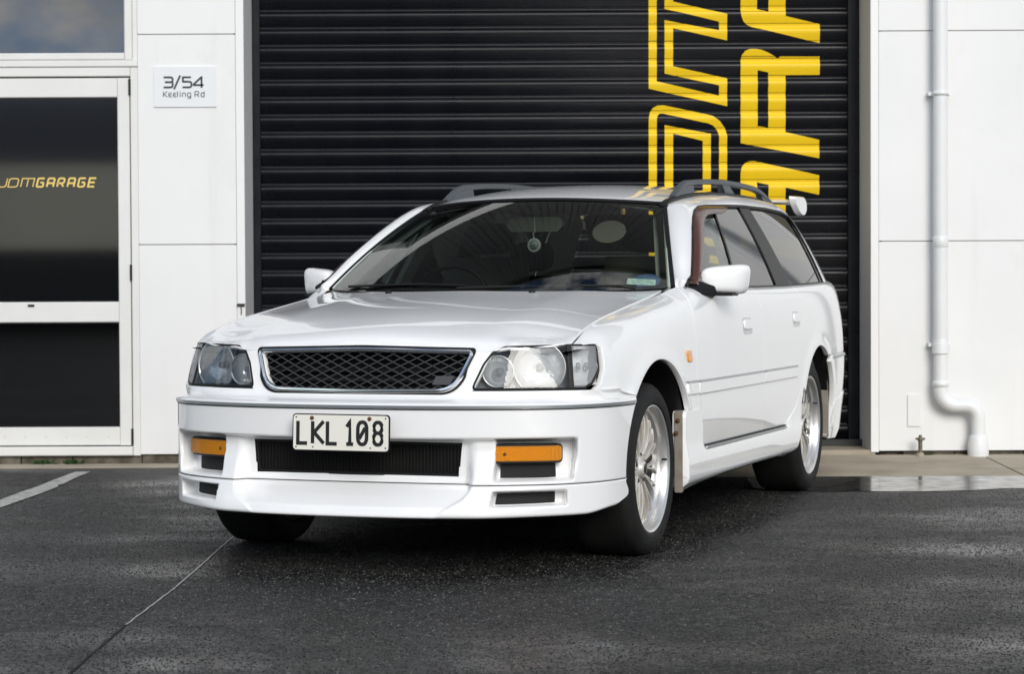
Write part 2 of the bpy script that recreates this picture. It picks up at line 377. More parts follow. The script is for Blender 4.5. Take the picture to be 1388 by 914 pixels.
def side_raw(y, w):
    y = np.asarray(y, float); w = np.clip(np.asarray(w, float) / WSC, -.1, _SK - .9)
    X = [pchip(_SY, [s[1][k][0] for s in _ST], y) for k in range(_SK)]
    Z = [pchip(_SY, [s[1][k][1] for s in _ST], y) for k in range(_SK)]
    X = np.stack(X); Z = np.stack(Z)
    i = np.clip(w.astype(int), 0, _SK - 2); t = w - i
    def cr(A):
        n = np.arange(A.shape[1]) if A.ndim > 1 else None
        A2 = A.reshape(_SK, -1); ii = i.reshape(-1); tt = t.reshape(-1); n = np.arange(A2.shape[1])
        p1 = A2[ii, n]; p2 = A2[ii + 1, n]
        p0 = np.where(ii > 0, A2[np.maximum(ii - 1, 0), n], 2*p1 - p2)
        p3 = np.where(ii < _SK - 2, A2[np.minimum(ii + 2, _SK - 1), n], 2*p2 - p1)
        r = .5 * ((2*p1) + (p2 - p0)*tt + (2*p0 - 5*p1 + 4*p2 - p3)*tt**2 + (3*p1 - p0 - 3*p2 + p3)*tt**3)
        return r.reshape(y.shape)
    return cr(X), cr(Z)
RF, RR = .405, .385
def side_pt(y, w):
    x, z = side_raw(y, w)
    y = np.asarray(y, float)
    for yc, R in ((0, RF), (WB, RR)):
        r = np.sqrt((y - yc)**2 + (z - WZ)**2)
        x = x + .011 * np.exp(-((r - R) / .045)**2) * sstep(.30, .40, z)
    return np.stack([x, y, z], -1)
def side_w(y, z):
    """the side parameter w at which the side at station y has height z"""
    y = np.asarray(y, float); z = np.asarray(z, float)
    y, z = np.broadcast_arrays(y, z)
    lo = np.zeros(y.shape); hi = np.full(y.shape, WSC * (_SK - 1))
    for _ in range(26):
        m = (lo + hi) / 2; zz = side_raw(y, m)[1]
        lo = np.where(zz > z, m, lo); hi = np.where(zz > z, hi, m)
    return (lo + hi) / 2
# ---- front fascia: bumper plan and lamp plane, parameter t along the plan
_BP = np.array([(0,-.885),(.2,-.879),(.4,-.845),(.52,-.808),(.62,-.766),(.70,-.718),(.772,-.640),(.824,-.54),(.853,-.42),(.865,-.29),(.868,-.15)])
_bl = np.concatenate([[0], np.cumsum(np.hypot(*np.diff(_BP, axis=0).T))])
def bplan(l):
    """bumper plan at arc length l from the centre (l may be negative: car's right)"""
    a = np.abs(l); sg = np.where(np.asarray(l) < 0, -1.0, 1.0)
    x = spline(_bl, _BP[:, 0], a); y = spline(_bl, _BP[:, 1], a)
    e = 1e-3
    tx = spline(_bl, _BP[:, 0], a + e) - spline(_bl, _BP[:, 0], a - e); ty = spline(_bl, _BP[:, 1], a + e) - spline(_bl, _BP[:, 1], a - e)
    tx = np.where(a < e, 1.0, tx); ty = np.where(a < e, 0.0, ty)
    n = np.hypot(tx, ty); nx, ny = ty / n, -tx / n       # outward for the car's left
    return x * sg, y, -nx * sg * -1, ny
_LB = np.array([(0,-.790),(.2,-.785),(.41,-.757),(.55,-.715),(.66,-.655),(.752,-.590),(.812,-.505),(.840,-.42)])
_LT = np.array([(0,-.745),(.2,-.737),(.41,-.705),(.55,-.664),(.64,-.612),(.718,-.554),(.770,-.487),(.799,-.41)])
def lamp_pt(t, z, off=0.0):
    """lamp and grille plane: t 0 (centre) .. 7 (behind the corner lamp)"""
    t = np.asarray(t, float); z = np.asarray(z, float)
    t, z = np.broadcast_arrays(t, z)
    a = np.abs(t); sg = np.where(t < 0, -1.0, 1.0); k = np.arange(8)
    f = (z - .633) / (.785 - .633)
    def ev(a):
        xb, yb = spline(k, _LB[:, 0], a), spline(k, _LB[:, 1], a)
        xt, yt = spline(k, _LT[:, 0], a), spline(k, _LT[:, 1], a)
        return xb + (xt - xb) * f, yb + (yt - yb) * f
    x, y = ev(a); x1, y1 = ev(np.minimum(a + .01, 7)); x0, y0 = ev(np.maximum(a - .01, 0))
    tx, ty = x1 - x0, y1 - y0; n = np.hypot(tx, ty)
    x = x + off * (-(-ty) / n) ; y = y + off * (-tx / n)
    return np.stack([x * sg, y, z], -1)
# ---- greenhouse
def ws_pt(x, t, off=0.0):
    """windscreen: x lateral fraction -1..1, t 0 (cowl) .. 1 (roof)"""
    x = np.asarray(x, float); t = np.asarray(t, float)
    x, t = np.broadcast_arrays(x, t)
    q = np.abs(x)
    yb = .30 + .352 * q**2.3; zb = .978 + .016 * q**2; xb = .735 * x
    yt = 1.06 + .186 * q**2.2; zt = 1.357 - .020 * q**2; xt = .534 * x
    b = .022 * 4 * t * (1 - t) + off
    return np.stack([xb + (xt - xb) * t, yb + (yt - yb) * t - b * .43, zb + (zt - zb) * t + b * .9], -1)
def glass_x(y, z):
    """side glass and pillar surface x over (y, z)"""
    y = np.asarray(y, float); z = np.asarray(z, float)
    h = z - .985
    base = pchip([.5, .85, 1.5, 2.2, 2.75, 3.2, 3.6], [.79, .800, .803, .802, .797, .786, .760], y)
    return base - .36 * h - .30 * h * h
def roof_z(x, y):
    x = np.abs(np.asarray(x, float))
    zc = spline([.9, 1.06, 1.3, 1.6, 2.0, 2.5, 3.0, 3.4, 3.6], [1.318, 1.357, 1.400, 1.434, 1.456, 1.464, 1.455, 1.432, 1.416], y)
    return zc - .050 * (x / .53)**2.4
# ---------------------------------------------------------------- setting materials
def m_asphalt():
    m = bpy.data.materials.new('wet asphalt'); m.use_nodes = True; t = m.node_tree; b = t.nodes['Principled BSDF']; L = t.links.new; n = t.nodes.new
    co = n('ShaderNodeTexCoord')
    def noise(scale, det=5, sc=(1, 1, 1), loc=(0, 0, 0), rough=.55):
        mp = n('ShaderNodeMapping'); mp.inputs['Scale'].default_value = sc; mp.inputs['Location'].default_value = loc; L(co.outputs['Object'], mp.inputs['Vector'])
        q = n('ShaderNodeTexNoise'); q.inputs['Scale'].default_value = scale; q.inputs['Detail'].default_value = det; q.inputs['Roughness'].default_value = rough
        L(mp.outputs['Vector'], q.inputs['Vector']); return q.outputs['Fac']
    def ramp(v, a, b_, c0=(0, 0, 0, 1), c1=(1, 1, 1, 1)):
        r = n('ShaderNodeValToRGB'); r.color_ramp.elements[0].position = a; r.color_ramp.elements[1].position = b_
        r.color_ramp.elements[0].color = c0; r.color_ramp.elements[1].color = c1; L(v, r.inputs['Fac']); return r.outputs['Color']
    def math_(op, a, b_):
        q = n('ShaderNodeMath'); q.operation = op
        for i, v in enumerate((a, b_)):
            if isinstance(v, (int, float)): q.inputs[i].default_value = v
            else: L(v, q.inputs[i])
        return q.outputs[0]
    vo = n('ShaderNodeTexVoronoi'); vo.inputs['Scale'].default_value = 62; L(co.outputs['Object'], vo.inputs['Vector'])
    vo2 = n('ShaderNodeTexVoronoi'); vo2.inputs['Scale'].default_value = 27; L(co.outputs['Object'], vo2.inputs['Vector'])
    sp = n('ShaderNodeSeparateColor'); L(vo.outputs['Color'], sp.inputs['Color'])
    sp2 = n('ShaderNodeSeparateColor'); L(vo2.outputs['Color'], sp2.inputs['Color'])
    mixv = math_('ADD', math_('MULTIPLY', sp.outputs[0], .62), math_('MULTIPLY', sp2.outputs[1], .38))
    stone = ramp(mixv, .22, .88, (.002, .002, .002, 1), (.066, .0645, .061, 1))
    big = ramp(noise(.55, 5, (1, 1.5, 1), (3.1, .7, 0)), .36, .64)               # damp and drier areas
    fine = ramp(noise(3.1, 7, (1, 1.3, 1), (0, 4, 0), .62), .36, .64)
    dry_sheen = math_('MULTIPLY', big, fine)
    mx = n('ShaderNodeMixRGB'); mx.blend_type = 'MULTIPLY'; mx.inputs['Fac'].default_value = 1
    tint = n('ShaderNodeMixRGB'); tint.inputs['Color1'].default_value = (.42, .42, .43, 1); tint.inputs['Color2'].default_value = (1.35, 1.34, 1.30, 1); L(dry_sheen, tint.inputs['Fac'])
    # paler patch painted before the bumper as the wet strip's reflection
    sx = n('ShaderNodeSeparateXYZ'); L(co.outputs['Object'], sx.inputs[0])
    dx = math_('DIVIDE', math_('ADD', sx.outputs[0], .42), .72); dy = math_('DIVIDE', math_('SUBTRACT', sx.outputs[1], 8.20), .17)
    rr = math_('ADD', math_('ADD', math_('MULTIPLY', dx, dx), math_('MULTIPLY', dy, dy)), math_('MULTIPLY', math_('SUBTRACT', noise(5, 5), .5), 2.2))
    sheen_pat = ramp(rr, .55, 1.15, (1, 1, 1, 1), (0, 0, 0, 1))
    dry_sheen = math_('MAXIMUM', dry_sheen, math_('MULTIPLY', sheen_pat, .9)); L(dry_sheen, tint.inputs['Fac'])
    L(stone, mx.inputs['Color1']); L(tint.outputs['Color'], mx.inputs['Color2']); L(mx.outputs['Color'], b.inputs['Base Color'])
    wet = ramp(noise(.75, 7, (.9, 1.2, 1), (5.3, 2.9, 0), .60), .46, .64)
    ro = n('ShaderNodeMapRange'); L(wet, ro.inputs[0]); ro.inputs[3].default_value = .58; ro.inputs[4].default_value = .25; L(ro.outputs[0], b.inputs['Roughness'])
    b.inputs['Specular IOR Level'].default_value = .42
    h = math_('ADD', math_('MULTIPLY', vo.outputs['Distance'], -1.0), math_('MULTIPLY', vo2.outputs['Distance'], -.6))
    h = math_('ADD', h, math_('MULTIPLY', noise(160, 3), .35))
    bs = n('ShaderNodeMapRange'); L(wet, bs.inputs[0]); bs.inputs[3].default_value = .75; bs.inputs[4].default_value = .25
    bp = n('ShaderNodeBump'); bp.inputs['Distance'].default_value = .005; L(bs.outputs[0], bp.inputs['Strength']); L(h, bp.inputs['Height']); L(bp.outputs['Normal'], b.inputs['Normal'])
    return m
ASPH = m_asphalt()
CONC = mat('apron concrete', (.42, .37, .29), .8, noise=(3.0, (.28, .24, .18), .8), bump=(90, .35, .004))
DIRTC = mat('footing block', (.17, .15, .115), .9, noise=(14, (.055, .045, .03), .9), bump=(60, .6, .006))
def m_wall():
    m = mat('white wall paint', (.80, .80, .79), .55, bump=(38, .06, .003)); t = m.node_tree; b = t.nodes['Principled BSDF']; n = t.nodes.new; L = t.links.new
    co = n('ShaderNodeTexCoord'); prev = None
    for k, (sc, loc, scale, lo, hi, col, amt) in enumerate((((1, 1, 1), (0, 0, 0), 1.3, .35, .7, (.73, .735, .73), .6), ((1, 1, .045), (3, 1, 0), 7.0, .56, .78, (.62, .62, .59), .45), ((1, 1, .8), (1, 7, 2), 46.0, .70, .76, (.40, .36, .30), .5), ((1, 1, .7), (5, 2, 2), 4.0, .60, .80, (.68, .67, .63), .5))):
        mp = n('ShaderNodeMapping'); mp.inputs['Scale'].default_value = sc; mp.inputs['Location'].default_value = loc; L(co.outputs['Object'], mp.inputs['Vector'])
        q = n('ShaderNodeTexNoise'); q.inputs['Scale'].default_value = scale; q.inputs['Detail'].default_value = 7; q.inputs['Roughness'].default_value = .6; L(mp.outputs['Vector'], q.inputs['Vector'])
        r = n('ShaderNodeMapRange'); r.inputs[1].default_value = lo; r.inputs[2].default_value = hi; r.inputs[4].default_value = amt; L(q.outputs['Fac'], r.inputs[0])
        x = n('ShaderNodeMixRGB'); x.inputs['Color1'].default_value = (.80, .80, .79, 1); x.inputs['Color2'].default_value = (*col, 1); L(r.outputs[0], x.inputs['Fac'])
        if prev: L(prev, x.inputs['Color1'])
        prev = x.outputs['Color']
    L(prev, b.inputs['Base Color']); return m
WALLW = m_wall()
TRIMW = mat('white trim paint', (.80, .80, .79), .45)
FRAMEW = mat('cream powder coat', (.76, .76, .735), .38, noise=(4, (.70, .70, .67), .6))
PVC = mat('white pvc', (.78, .79, .79), .4, noise=(3, (.70, .71, .71), .5))
CLAD = mat('charcoal cladding', (.012, .013, .014), .5)
DARKM = mat('dark steel', (.03, .03, .03), .45, metal=.6)
JOINT = mat('joint sealant', (.62, .62, .60), .8)
SLAT = mat('black roller door enamel', (.0018, .0026, .0052), .3, spec=.25, rnoise=(5, .25, .38), noise=(2.2, (.004, .0045, .006), .8))
YEL = mat('yellow vinyl', (.88, .58, .012), .42, spec=.35)
PALEY = mat('pale yellow vinyl', (.80, .58, .16), .5)
SIGNM = mat('sign face', (.76, .775, .79), .35); SIGNT = mat('sign lettering', (.035, .04, .04), .5)
PANE = glass('tinted door film', (.03, .03, .03), ior=4.2, rough=.04); PANEL_ = glass('dark lower pane', (.02, .02, .02), ior=1.7, rough=.05); PANEW = glass('window glass', (.10, .11, .11), ior=2.5, rough=.012)
# ---------------------------------------------------------------- ground
b = MB(); xs = [-400, -60, -12, -6, -3, 0, 3, 6, 12, 60, 400]; ys = [-400, -60, -12, 2, 6, 9, 12.75, 14, 60, 400]
b.grid([[(x, y, 0) for y in ys] for x in xs], smooth=False)
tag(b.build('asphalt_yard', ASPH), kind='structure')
WY, DY = 12.6, 13.03
def apron_z(y): return float(np.interp(y, [11.55, 11.75, 12.6, 12.62], [.003, .012, .034, .036]))
b = MB()
for x0, x1 in ((-1.62, .497), (.503, 2.622), (2.632, 4.75), (4.76, 7)):
    P = [[(x + (.02*math.sin(x*3.1 + 1) if y < 11.6 else 0), y, apron_z(y)) for y in (11.55, 11.75, 12.1, 12.6)] for x in np.linspace(x0, x1, 12)]
    b.grid(P, smooth=True)
    b.add([(x0, 11.55, -.1), (x0, 12.6, -.1), (x0, 12.6, .034), (x0, 11.55, .003), (x1, 11.55, -.1), (x1, 12.6, -.1), (x1, 12.6, .034), (x1, 11.55, .003)], [(0, 1, 2, 3), (7, 6, 5, 4)])
tag(b.build('concrete_apron', CONC), kind='structure')
b = MB(); b.box((-1.52, 12.61, -.1), (2.04, 13.6, .061)); tag(b.build('doorway_sill', CONC), kind='structure')
b = MB(); b.box((-7, 12.34, -.1), (-1.66, 12.58, .006)); tag(b.build('concrete_strip', CONC), kind='structure')
# loose and half-set stone chips that give the tarmac its grain
def chips(name, nn, ya, yb, m):
    rs = np.random.RandomState(11); U = rs.rand(nn*2); y = np.sqrt(ya*ya + U*(yb*yb - ya*ya)); x = (rs.rand(nn*2)*2 - 1)*(.245*y + .25)
    keep = rs.rand(nn*2) < np.clip((8.2/y)**1.6, .25, 1); x, y = x[keep][:nn], y[keep][:nn]; k = len(x)
    r = .0023 + .0032*rs.rand(k)**1.6; a = rs.rand(k)*6.283; h = r*(.20 + .45*rs.rand(k)); V = np.zeros((k, 5, 3))
    for c in range(4):
        q = a + c*1.5708 + (rs.rand(k) - .5)*.9; rr = r*(.65 + .7*rs.rand(k)); V[:, c] = np.stack([x + rr*np.cos(q), y + rr*np.sin(q), np.full(k, -.0004)], -1)
    V[:, 4] = np.stack([x + (rs.rand(k) - .5)*r*.9, y + (rs.rand(k) - .5)*r*.9, h], -1)
    T = np.array([(0, 1, 4), (1, 2, 4), (2, 3, 4), (3, 0, 4)]); F = (T[None] + (np.arange(k)*5)[:, None, None]).reshape(-1)
    me = bpy.data.meshes.new(name); me.vertices.add(k*5); me.vertices.foreach_set('co', V.reshape(-1)); me.loops.add(k*12); me.loops.foreach_set('vertex_index', F.astype(np.int32)); me.polygons.add(k*4); me.polygons.foreach_set('loop_start', np.arange(0, k*12, 3, dtype=np.int32)); me.update(calc_edges=True); me.validate()
    me.materials.append(m); o = bpy.data.objects.new(name, me); COL.objects.link(o); return tag(o, 'grey stone chips set in the wet tarmac of the yard', 'gravel', kind='stuff')
def m_chip():
    m = bpy.data.materials.new('stone chip'); m.use_nodes = True; t = m.node_tree; b = t.nodes['Principled BSDF']; g = t.nodes.new('ShaderNodeNewGeometry')
    r = t.nodes.new('ShaderNodeValToRGB'); e = r.color_ramp.elements; e[0].color = (.006, .006, .006, 1); e[1].position = .80; e[1].color = (.062, .061, .057, 1); q = e.new(1.0); q.color = (.20, .195, .18, 1)
    t.links.new(g.outputs['Random Per Island'], r.inputs['Fac']); t.links.new(r.outputs['Color'], b.inputs['Base Color']); b.inputs['Roughness'].default_value = .45; b.inputs['Specular IOR Level'].default_value = .3; return m
chips('tarmac_chips', 240000, 5.5, 11.6, m_chip())
# painted bay line, worn
def m_paint(name, col, a, b_, scale, base=(.03, .03, .03)):
    m = mat(name, col, .6); t = m.node_tree; bs = t.nodes['Principled BSDF']; co = t.nodes.new('ShaderNodeTexCoord'); q = t.nodes.new('ShaderNodeTexNoise'); q.inputs['Scale'].default_value = scale; q.inputs['Detail'].default_value = 8; q.inputs['Roughness'].default_value = .7
    r = t.nodes.new('ShaderNodeValToRGB'); r.color_ramp.elements[0].position = a; r.color_ramp.elements[1].position = b_; r.color_ramp.elements[0].color = (*base, 1); r.color_ramp.elements[1].color = (*col, 1)
    t.links.new(co.outputs['Object'], q.inputs['Vector']); t.links.new(q.outputs['Fac'], r.inputs['Fac']); t.links.new(r.outputs['Color'], bs.inputs['Base Color']); return m
LINEP = m_paint('worn white road paint', (.48, .48, .45), .30, .52, 22)
b = MB()
line = [(-2.272, 12.08), (-2.276, 11.7), (-2.268, 11.32), (-2.283, 11.24), (-2.262, 11.17), (-2.272, 10.8), (-2.294, 10.35), (-2.318, 9.95), (-2.365, 8.6), (-2.44, 6.5), (-2.53, 6.5), (-2.455, 8.6), (-2.397, 10.35), (-2.385, 10.9), (-2.368, 11.16), (-2.366, 11.5), (-2.352, 12.06)]
b.add([(x, y, .004) for x, y in line], [tuple(range(len(line)))]); tag(b.build('painted_bay_line', LINEP), kind='structure')
SEAMP = m_paint('pale silt in the saw cut', (.34, .34, .33), .22, .50, 9)
b = MB(); L_ = [(-1.10 - .03*(9 - y)/2.6 + .006*math.sin(y*2.7) + random.uniform(-.002, .002), y) for y in np.arange(5.0, 12.3, .06)]
w_ = [.0022 + .0022*random.random() for _ in L_]
b.grid([[(x - w, y, .003), (x + w, y, .0031)] for (x, y), w in zip(L_, w_) if y > 6.55], smooth=False); tag(b.build('pavement_joint', SEAMP), kind='structure')
b = MB(); b.grid([[(x - w, y, .003), (x + w, y, .0031)] for (x, y), w in zip(L_, w_) if y < 6.6], smooth=False); tag(b.build('pavement_joint', mat('open saw cut', (.006, .006, .006), .9)), kind='structure')
# puddle lying against the apron
WATER = mat('puddle water', (.022, .022, .021), .07, spec=.5, bump=(9, .06, .01), rnoise=(11, .05, .24))
rp = random.Random(3)
up = [(x, 11.57 + .02*math.sin(x*5) + rp.uniform(-.012, .012)) for x in np.arange(1.2, 3.9, .09)]
lo = [(x, 10.68 + .10*math.sin(x*3.1 + .6) + .05*math.sin(x*8.3) + rp.uniform(-.018, .018) + (.55*(1.75-x) if x < 1.75 else 0)) for x in np.arange(3.9, 1.15, -.07)]
pud = round_poly(up + lo, .05, 2); b = MB(); b.add([(x, y, .0028) for x, y in pud], [tuple(range(len(pud)))]); tag(b.build('puddle', WATER), kind='structure')
# ---------------------------------------------------------------- building
bld = empty('workshop_building', (0, WY, 0), label='white panelled workshop wall around the black roller door and the glass door', cat='building')
def part(mb, name, m): return mb.build(name, m, bld)
def wallpanel(x0, x1, z0, z1):
    mb = MB(); mb.bevbox((x0, 0, z0), (x1, .06, z1), .003, 'y'); 
    return part(mb, 'wall_panel', WALLW)
for x0, x1 in ((-2.0865, -1.5415), (2.0595, 5.2), (5.208, 8.4)):
    for z0, z1 in ((.057, 1.2315), (1.2375, 2.4085), (2.4145, 3.58)): wallpanel(x0, x1, z0, z1)
for x0, x1 in ((-5.9, -3.135), (-8.0, -5.908)):
    for z0, z1 in ((.057, 1.2315), (1.2375, 2.4085), (2.4145, 3.58)): wallpanel(x0, x1, z0, z1)
wallpanel(-3.129, -2.092, 3.30, 3.58); 
mb = MB(); mb.box((-8.1, .014, .06), (-3.13, .30, 3.6)); part(mb, 'inner_wall', JOINT)
for a_, b_ in (((-2.085, .014, .06), (-1.56, .30, 3.6)), ((2.08, .014, .06), (8.5, .30, 3.6)), ((-3.129, .07, 3.28), (-2.091, .30, 3.6))):
    mb = MB(); mb.box(a_, b_); part(mb, 'inner_wall', JOINT)
for sx, xa, xb in ((-1, -1.540, -1.494), (1, 2.013, 2.058)):
    mb = MB(); mb.bevbox((xa, -.0012, .050), (xb, .70, 3.58), .002, 'z'); part(mb, 'door_jamb', TRIMW)
mb = MB(); mb.box((-1.493, -.002, 3.28), (2.012, .25, 3.58)); part(mb, 'lintel', WALLW)
# ribbed dark cladding above (it is what the windscreen mirrors)
mb = MB(); x = -8.1
while x < 8.4: mb.bevbox((x, .006, 3.6), (x+.10, .10, 8.2), .012, 'z'); x += .20
mb.box((-8.1, .02, 3.59), (8.5, .25, 8.2)); o = part(mb, 'upper_cladding', CLAD); o['kind'] = 'stuff'
mb = MB(); mb.box((-8.2, -.15, 8.2), (8.6, .4, 8.36)); part(mb, 'parapet_cap', CLAD)
mb = MB(); mb.box((-8.05, .31, 0), (8.45, .33, .1)); mb.box((-8.1, .72, 0), (-1.5, 8, 8.1)); mb.box((2.05, .72, 0), (8.5, 8, 8.1)); mb.box((-1.499, .78, 3.4), (2.049, 8, 8.1)); mb.box((-1.499, .78, -.05), (2.049, 8, 3.39)); part(mb, 'building_core', CLAD)
x = -8.0; i = 0
rb = random.Random(2)
while x < 8.2:
    w = rb.choice((.19, .39, .39, .29))
    if x + w < -1.55 or x > 2.03:
        mb = MB(); dy = rb.uniform(0, .008); mb.bevbox((x, .018 + dy, -.06), (x + w - .008, .12, .0545 + rb.uniform(-.004, 0)), .004, 'y'); part(mb, 'footing_block', DIRTC)
    x += w
for x0, x1 in ((-8, -1.57), (2.07, 8.3)):
    mb = MB(); mb.box((x0, .05, -.06), (x1, .3, .05)); part(mb, 'footing_core', DIRTC)
# ---------------------------------------------------------------- roller door
rd = empty('roller_door', (0, DY, .061), label='black ribbed roller door with big yellow sideways lettering', cat='roller door')
PITCH, Z0 = .1003, 2.605 - 26*.1003
_pf = np.array([(0, -.022), (.001, .0050), (.08, .0026), (.14, .0014), (.18, .0026), (.24, .0076), (.30, .0124), (.37, .0156), (.43, .0164), (.54, .0152), (.70, .0106), (.86, .005), (.972, .0010), (.9725, -.022), (1, -.022)])
def slat_d(z):
    """how far the curtain stands out at height z (world)"""
    ph = 1 - ((z - Z0) / PITCH) % 1.0
    return np.interp(ph, _pf[:, 0], _pf[:, 1])
mb = MB(); P = []
for x in np.linspace(-1.462, 1.966, 2): P.append([(x, -d, -ph*PITCH) for ph, d in _pf])
P = np.array(P); mb.grid(P[:, 1:-2], smooth=True); mb.grid(P[:, :2], smooth=False); mb.grid(P[:, -3:], smooth=False)
mb.add([tuple(P[0, 0] + (0, .002, 0)), tuple(P[1, 0] + (0, .002, 0)), tuple(P[1, -1] + (0, .002, 0)), tuple(P[0, -1] + (0, .002, 0))], [(0, 1, 2, 3)])
first = None
for k in range(1, 35):
    if first is None: first = mb.build('slat', SLAT, rd); o = first
    else: o = first.copy(); COL.objects.link(o); o.parent = rd
    o.location = (0, 0, Z0 + k*PITCH - .061)
mb = MB(); mb.bevbox((-1.462, -.016, .004), (1.966, .014, Z0 - .063), .003, 'x'); mb.build('bottom_rail', SLAT, rd)
for x0, x1 in ((-1.490, -1.446), (1.945, 2.009)):
    mb = MB(); mb.bevbox((x0, -.035, .001), (x1, .05, 3.35), .004, 'z'); mb.build('guide_channel', SLAT, rd)
# lettering draped over the ribs; outlines read off the door, in crop units
def uv(cx, cy): return (XA[0]*cx + XA[1]*cy + XA[2], ZA[0]*cx + ZA[1]*cy + ZA[2])
XA = (.00126, -.000003, .7166); ZA = (-.000006, -.001258, 2.6418)
def drape(name, outer, holes=()):
    polys = [[uv(*p) for p in outer]] + [[uv(*p) for p in h] for h in holes]
    zs = sorted({round(z, 5) for pl in polys for _, z in pl}); lo, hi = zs[0], zs[-1]
    for k in range(-1, 40):
        for ph in _pf[:, 0]:
            z = Z0 + k*PITCH + (1 - ph)*PITCH
            if lo < z < hi: zs.append(round(z, 5))
    zs = sorted(set(zs)); mb = MB()
    def cuts(z):
        xs = []
        for pl in polys:
            n = len(pl)
            for i in range(n):
                (x0, z0), (x1, z1) = pl[i], pl[(i+1) % n]
                if (z0 > z) != (z1 > z): xs.append(x0 + (z - z0)/(z1 - z0)*(x1 - x0))
        return sorted(xs)
    for a, c in zip(zs[:-1], zs[1:]):
        if c - a < 2e-5 or slat_d((a + c)/2) < .0008: continue
        e = (c - a)*.001; A, C = cuts(a + e), cuts(c - e)
        if len(A) != len(C): continue
        ya, yc = -slat_d(a + e) - .0009, -slat_d(c - e) - .0009
        for q in range(0, len(A), 2):
            mb.add([(A[q], ya, a - .061), (A[q+1], ya, a - .061), (C[q+1], yc, c - .061), (C[q], yc, c - .061)], [(0, 1, 2, 3)], True)
    return mb.build(name, YEL, rd, fix=False)
M_o = [(65,-520),(65,405),(425,486),(425,357),(177,303),(177,128),(425,183),(425,62),(177,5),(177,-170),(425,-115),(425,-236),(140,-300),(140,-262),(388,-205),(388,-161),(138,-216),(138,38),(388,97),(388,137),(138,90),(138,335),(388,390),(388,437),(102,372),(102,-520)]
drape('letter', M_o)
D_o = [(65,1070),(65,545)] + [(70,515),(84,494),(105,483),(132,481)] + [(330,522),(362,532),(392,555),(415,586),(425,622)] + [(425,1146),(388,1137),(388,625),(380,598),(362,575),(338,564),(310,559),(130,519),(115,520),(105,529),(102,545),(102,1078)]
drape('letter', D_o)
drape('letter', [(102,1042),(388,1103),(388,1137),(102,1078)])
drape('letter', [(138,1010),(138,572),(350,612),(350,1060),(313,1052),(313,645),(177,612),(177,1018)])
drape('letter', [(65,1105),(425,1190),(425,1330),(388,1322),(388,1215),(102,1150),(102,1300),(65,1290)])
drape('letter', [(487,-320),(487,50),(490,72),(500,95),(514,110),(535,121),(850,195),(850,108),(693,72),(693,-40),(850,-5),(850,-92),(693,-128),(693,-300),(850,-262),(850,-350),(560,-415),(520,-410),(495,-380)], [[(562,40),(615,52),(615,-300),(562,-290)]])
drape('letter', [(487,655),(487,275),(493,250),(508,232),(530,223),(556,223),(585,228),(615,240),(640,254),(655,266),(670,257),(850,257),(850,342),(693,342),(693,605),(848,640),(848,725)], [[(565,320),(565,578),(585,579),(603,583),(614,588),(614,330)]])
drape('letter', [(487,1136),(487,790),(492,765),(507,748),(528,738),(552,738),(848,803),(848,893),(693,860),(693,1092),(785,1113),(785,1202)], [[(562,835),(562,1056),(615,1068),(615,847)]])
# ---------------------------------------------------------------- entrance door, window over it
door = empty('entrance_door', (0, WY, .103), label='white framed glass entrance door with two dark panes and small gold lettering', cat='door')
def dz(v): return v - .103
for args, nm in ((((-2.131, .004, dz(.0495)), (-2.088, .09, dz(2.228))), 'jamb'), (((-3.132, .004, dz(.0495)), (-3.085, .09, dz(2.228))), 'jamb')):
    mb = MB(); mb.bevbox(*args, .004, 'z'); mb.build(nm, FRAMEW, door)
mb = MB(); mb.bevbox((-3.084, .002, dz(2.178)), (-2.132, .09, dz(2.2285)), .004, 'x'); mb.build('head', FRAMEW, door)
mb = MB(); mb.bevbox((-3.084, -.012, dz(.049)), (-2.132, .09, dz(.1005)), .006, 'x'); mb.build('sill', FRAMEW, door)
# leaf: stiles and rails butted end to end
for x0, x1 in ((-2.205, -2.1375), (-3.080, -3.01)):
    mb = MB(); mb.bevbox((x0, .010, dz(.107)), (x1, .058, dz(2.170)), .004, 'z'); mb.build('stile', FRAMEW, door)
for z0, z1 in ((.107, .2105), (.800, .9145), (2.062, 2.170)):
    mb = MB(); mb.bevbox((-3.0095, .0115, dz(z0)), (-2.2055, .057, dz(z1)), .004, 'x'); mb.build('rail', FRAMEW, door)
mb = MB(); mb.box((-3.0845, .05, dz(.101)), (-2.1315, .062, dz(2.178)),); mb.build('shadow_gap', DARKM, door)
for z0, z1 in ((.2105, .800), (.9145, 2.062)):
    mb = MB(); mb.box((-3.01, .030, dz(z0)), (-2.205, .036, dz(z1))); mb.build('pane', PANE if z0 > .5 and z1 > 1 else PANEL_, door)
    mb = MB(); mb.sweep([(-3.0085, .024, dz(z0)+.003), (-2.2065, .024, dz(z0)+.003), (-2.2065, .024, dz(z1)-.003), (-3.0085, .024, dz(z1)-.003)], [(-.003, -.005), (.003, -.005), (.003, .005), (-.003, .005)], (0, 1, 0), closed=True); mb.build('gasket', DARKM, door)
for z in (2.075, 1.035, .112):
    mb = MB(); mb.tube([(-2.1345, .002, dz(z)), (-2.1345, .002, dz(z)+.088)], .0068, 10); mb.build('hinge', DARKM, door)
mb = MB(); mb.bevbox((-2.715, .002, dz(.890)), (-2.680, .0115, dz(.902)), .002, 'x'); mb.build('lock', DARKM, door)
for k in range(6):
    mb = MB(); mb.lathe([(.0, -.0012), (.004, -.001), (.005, .0)], (-2.27 - .117*k, .0114, dz(.155)), 'y', 10); mb.build('screw', JOINT, door)
win = empty('window', (0, WY, 2.27), label='white framed window above the glass door mirroring blue sky and cloud', cat='window')
def wz(v): return v - 2.27
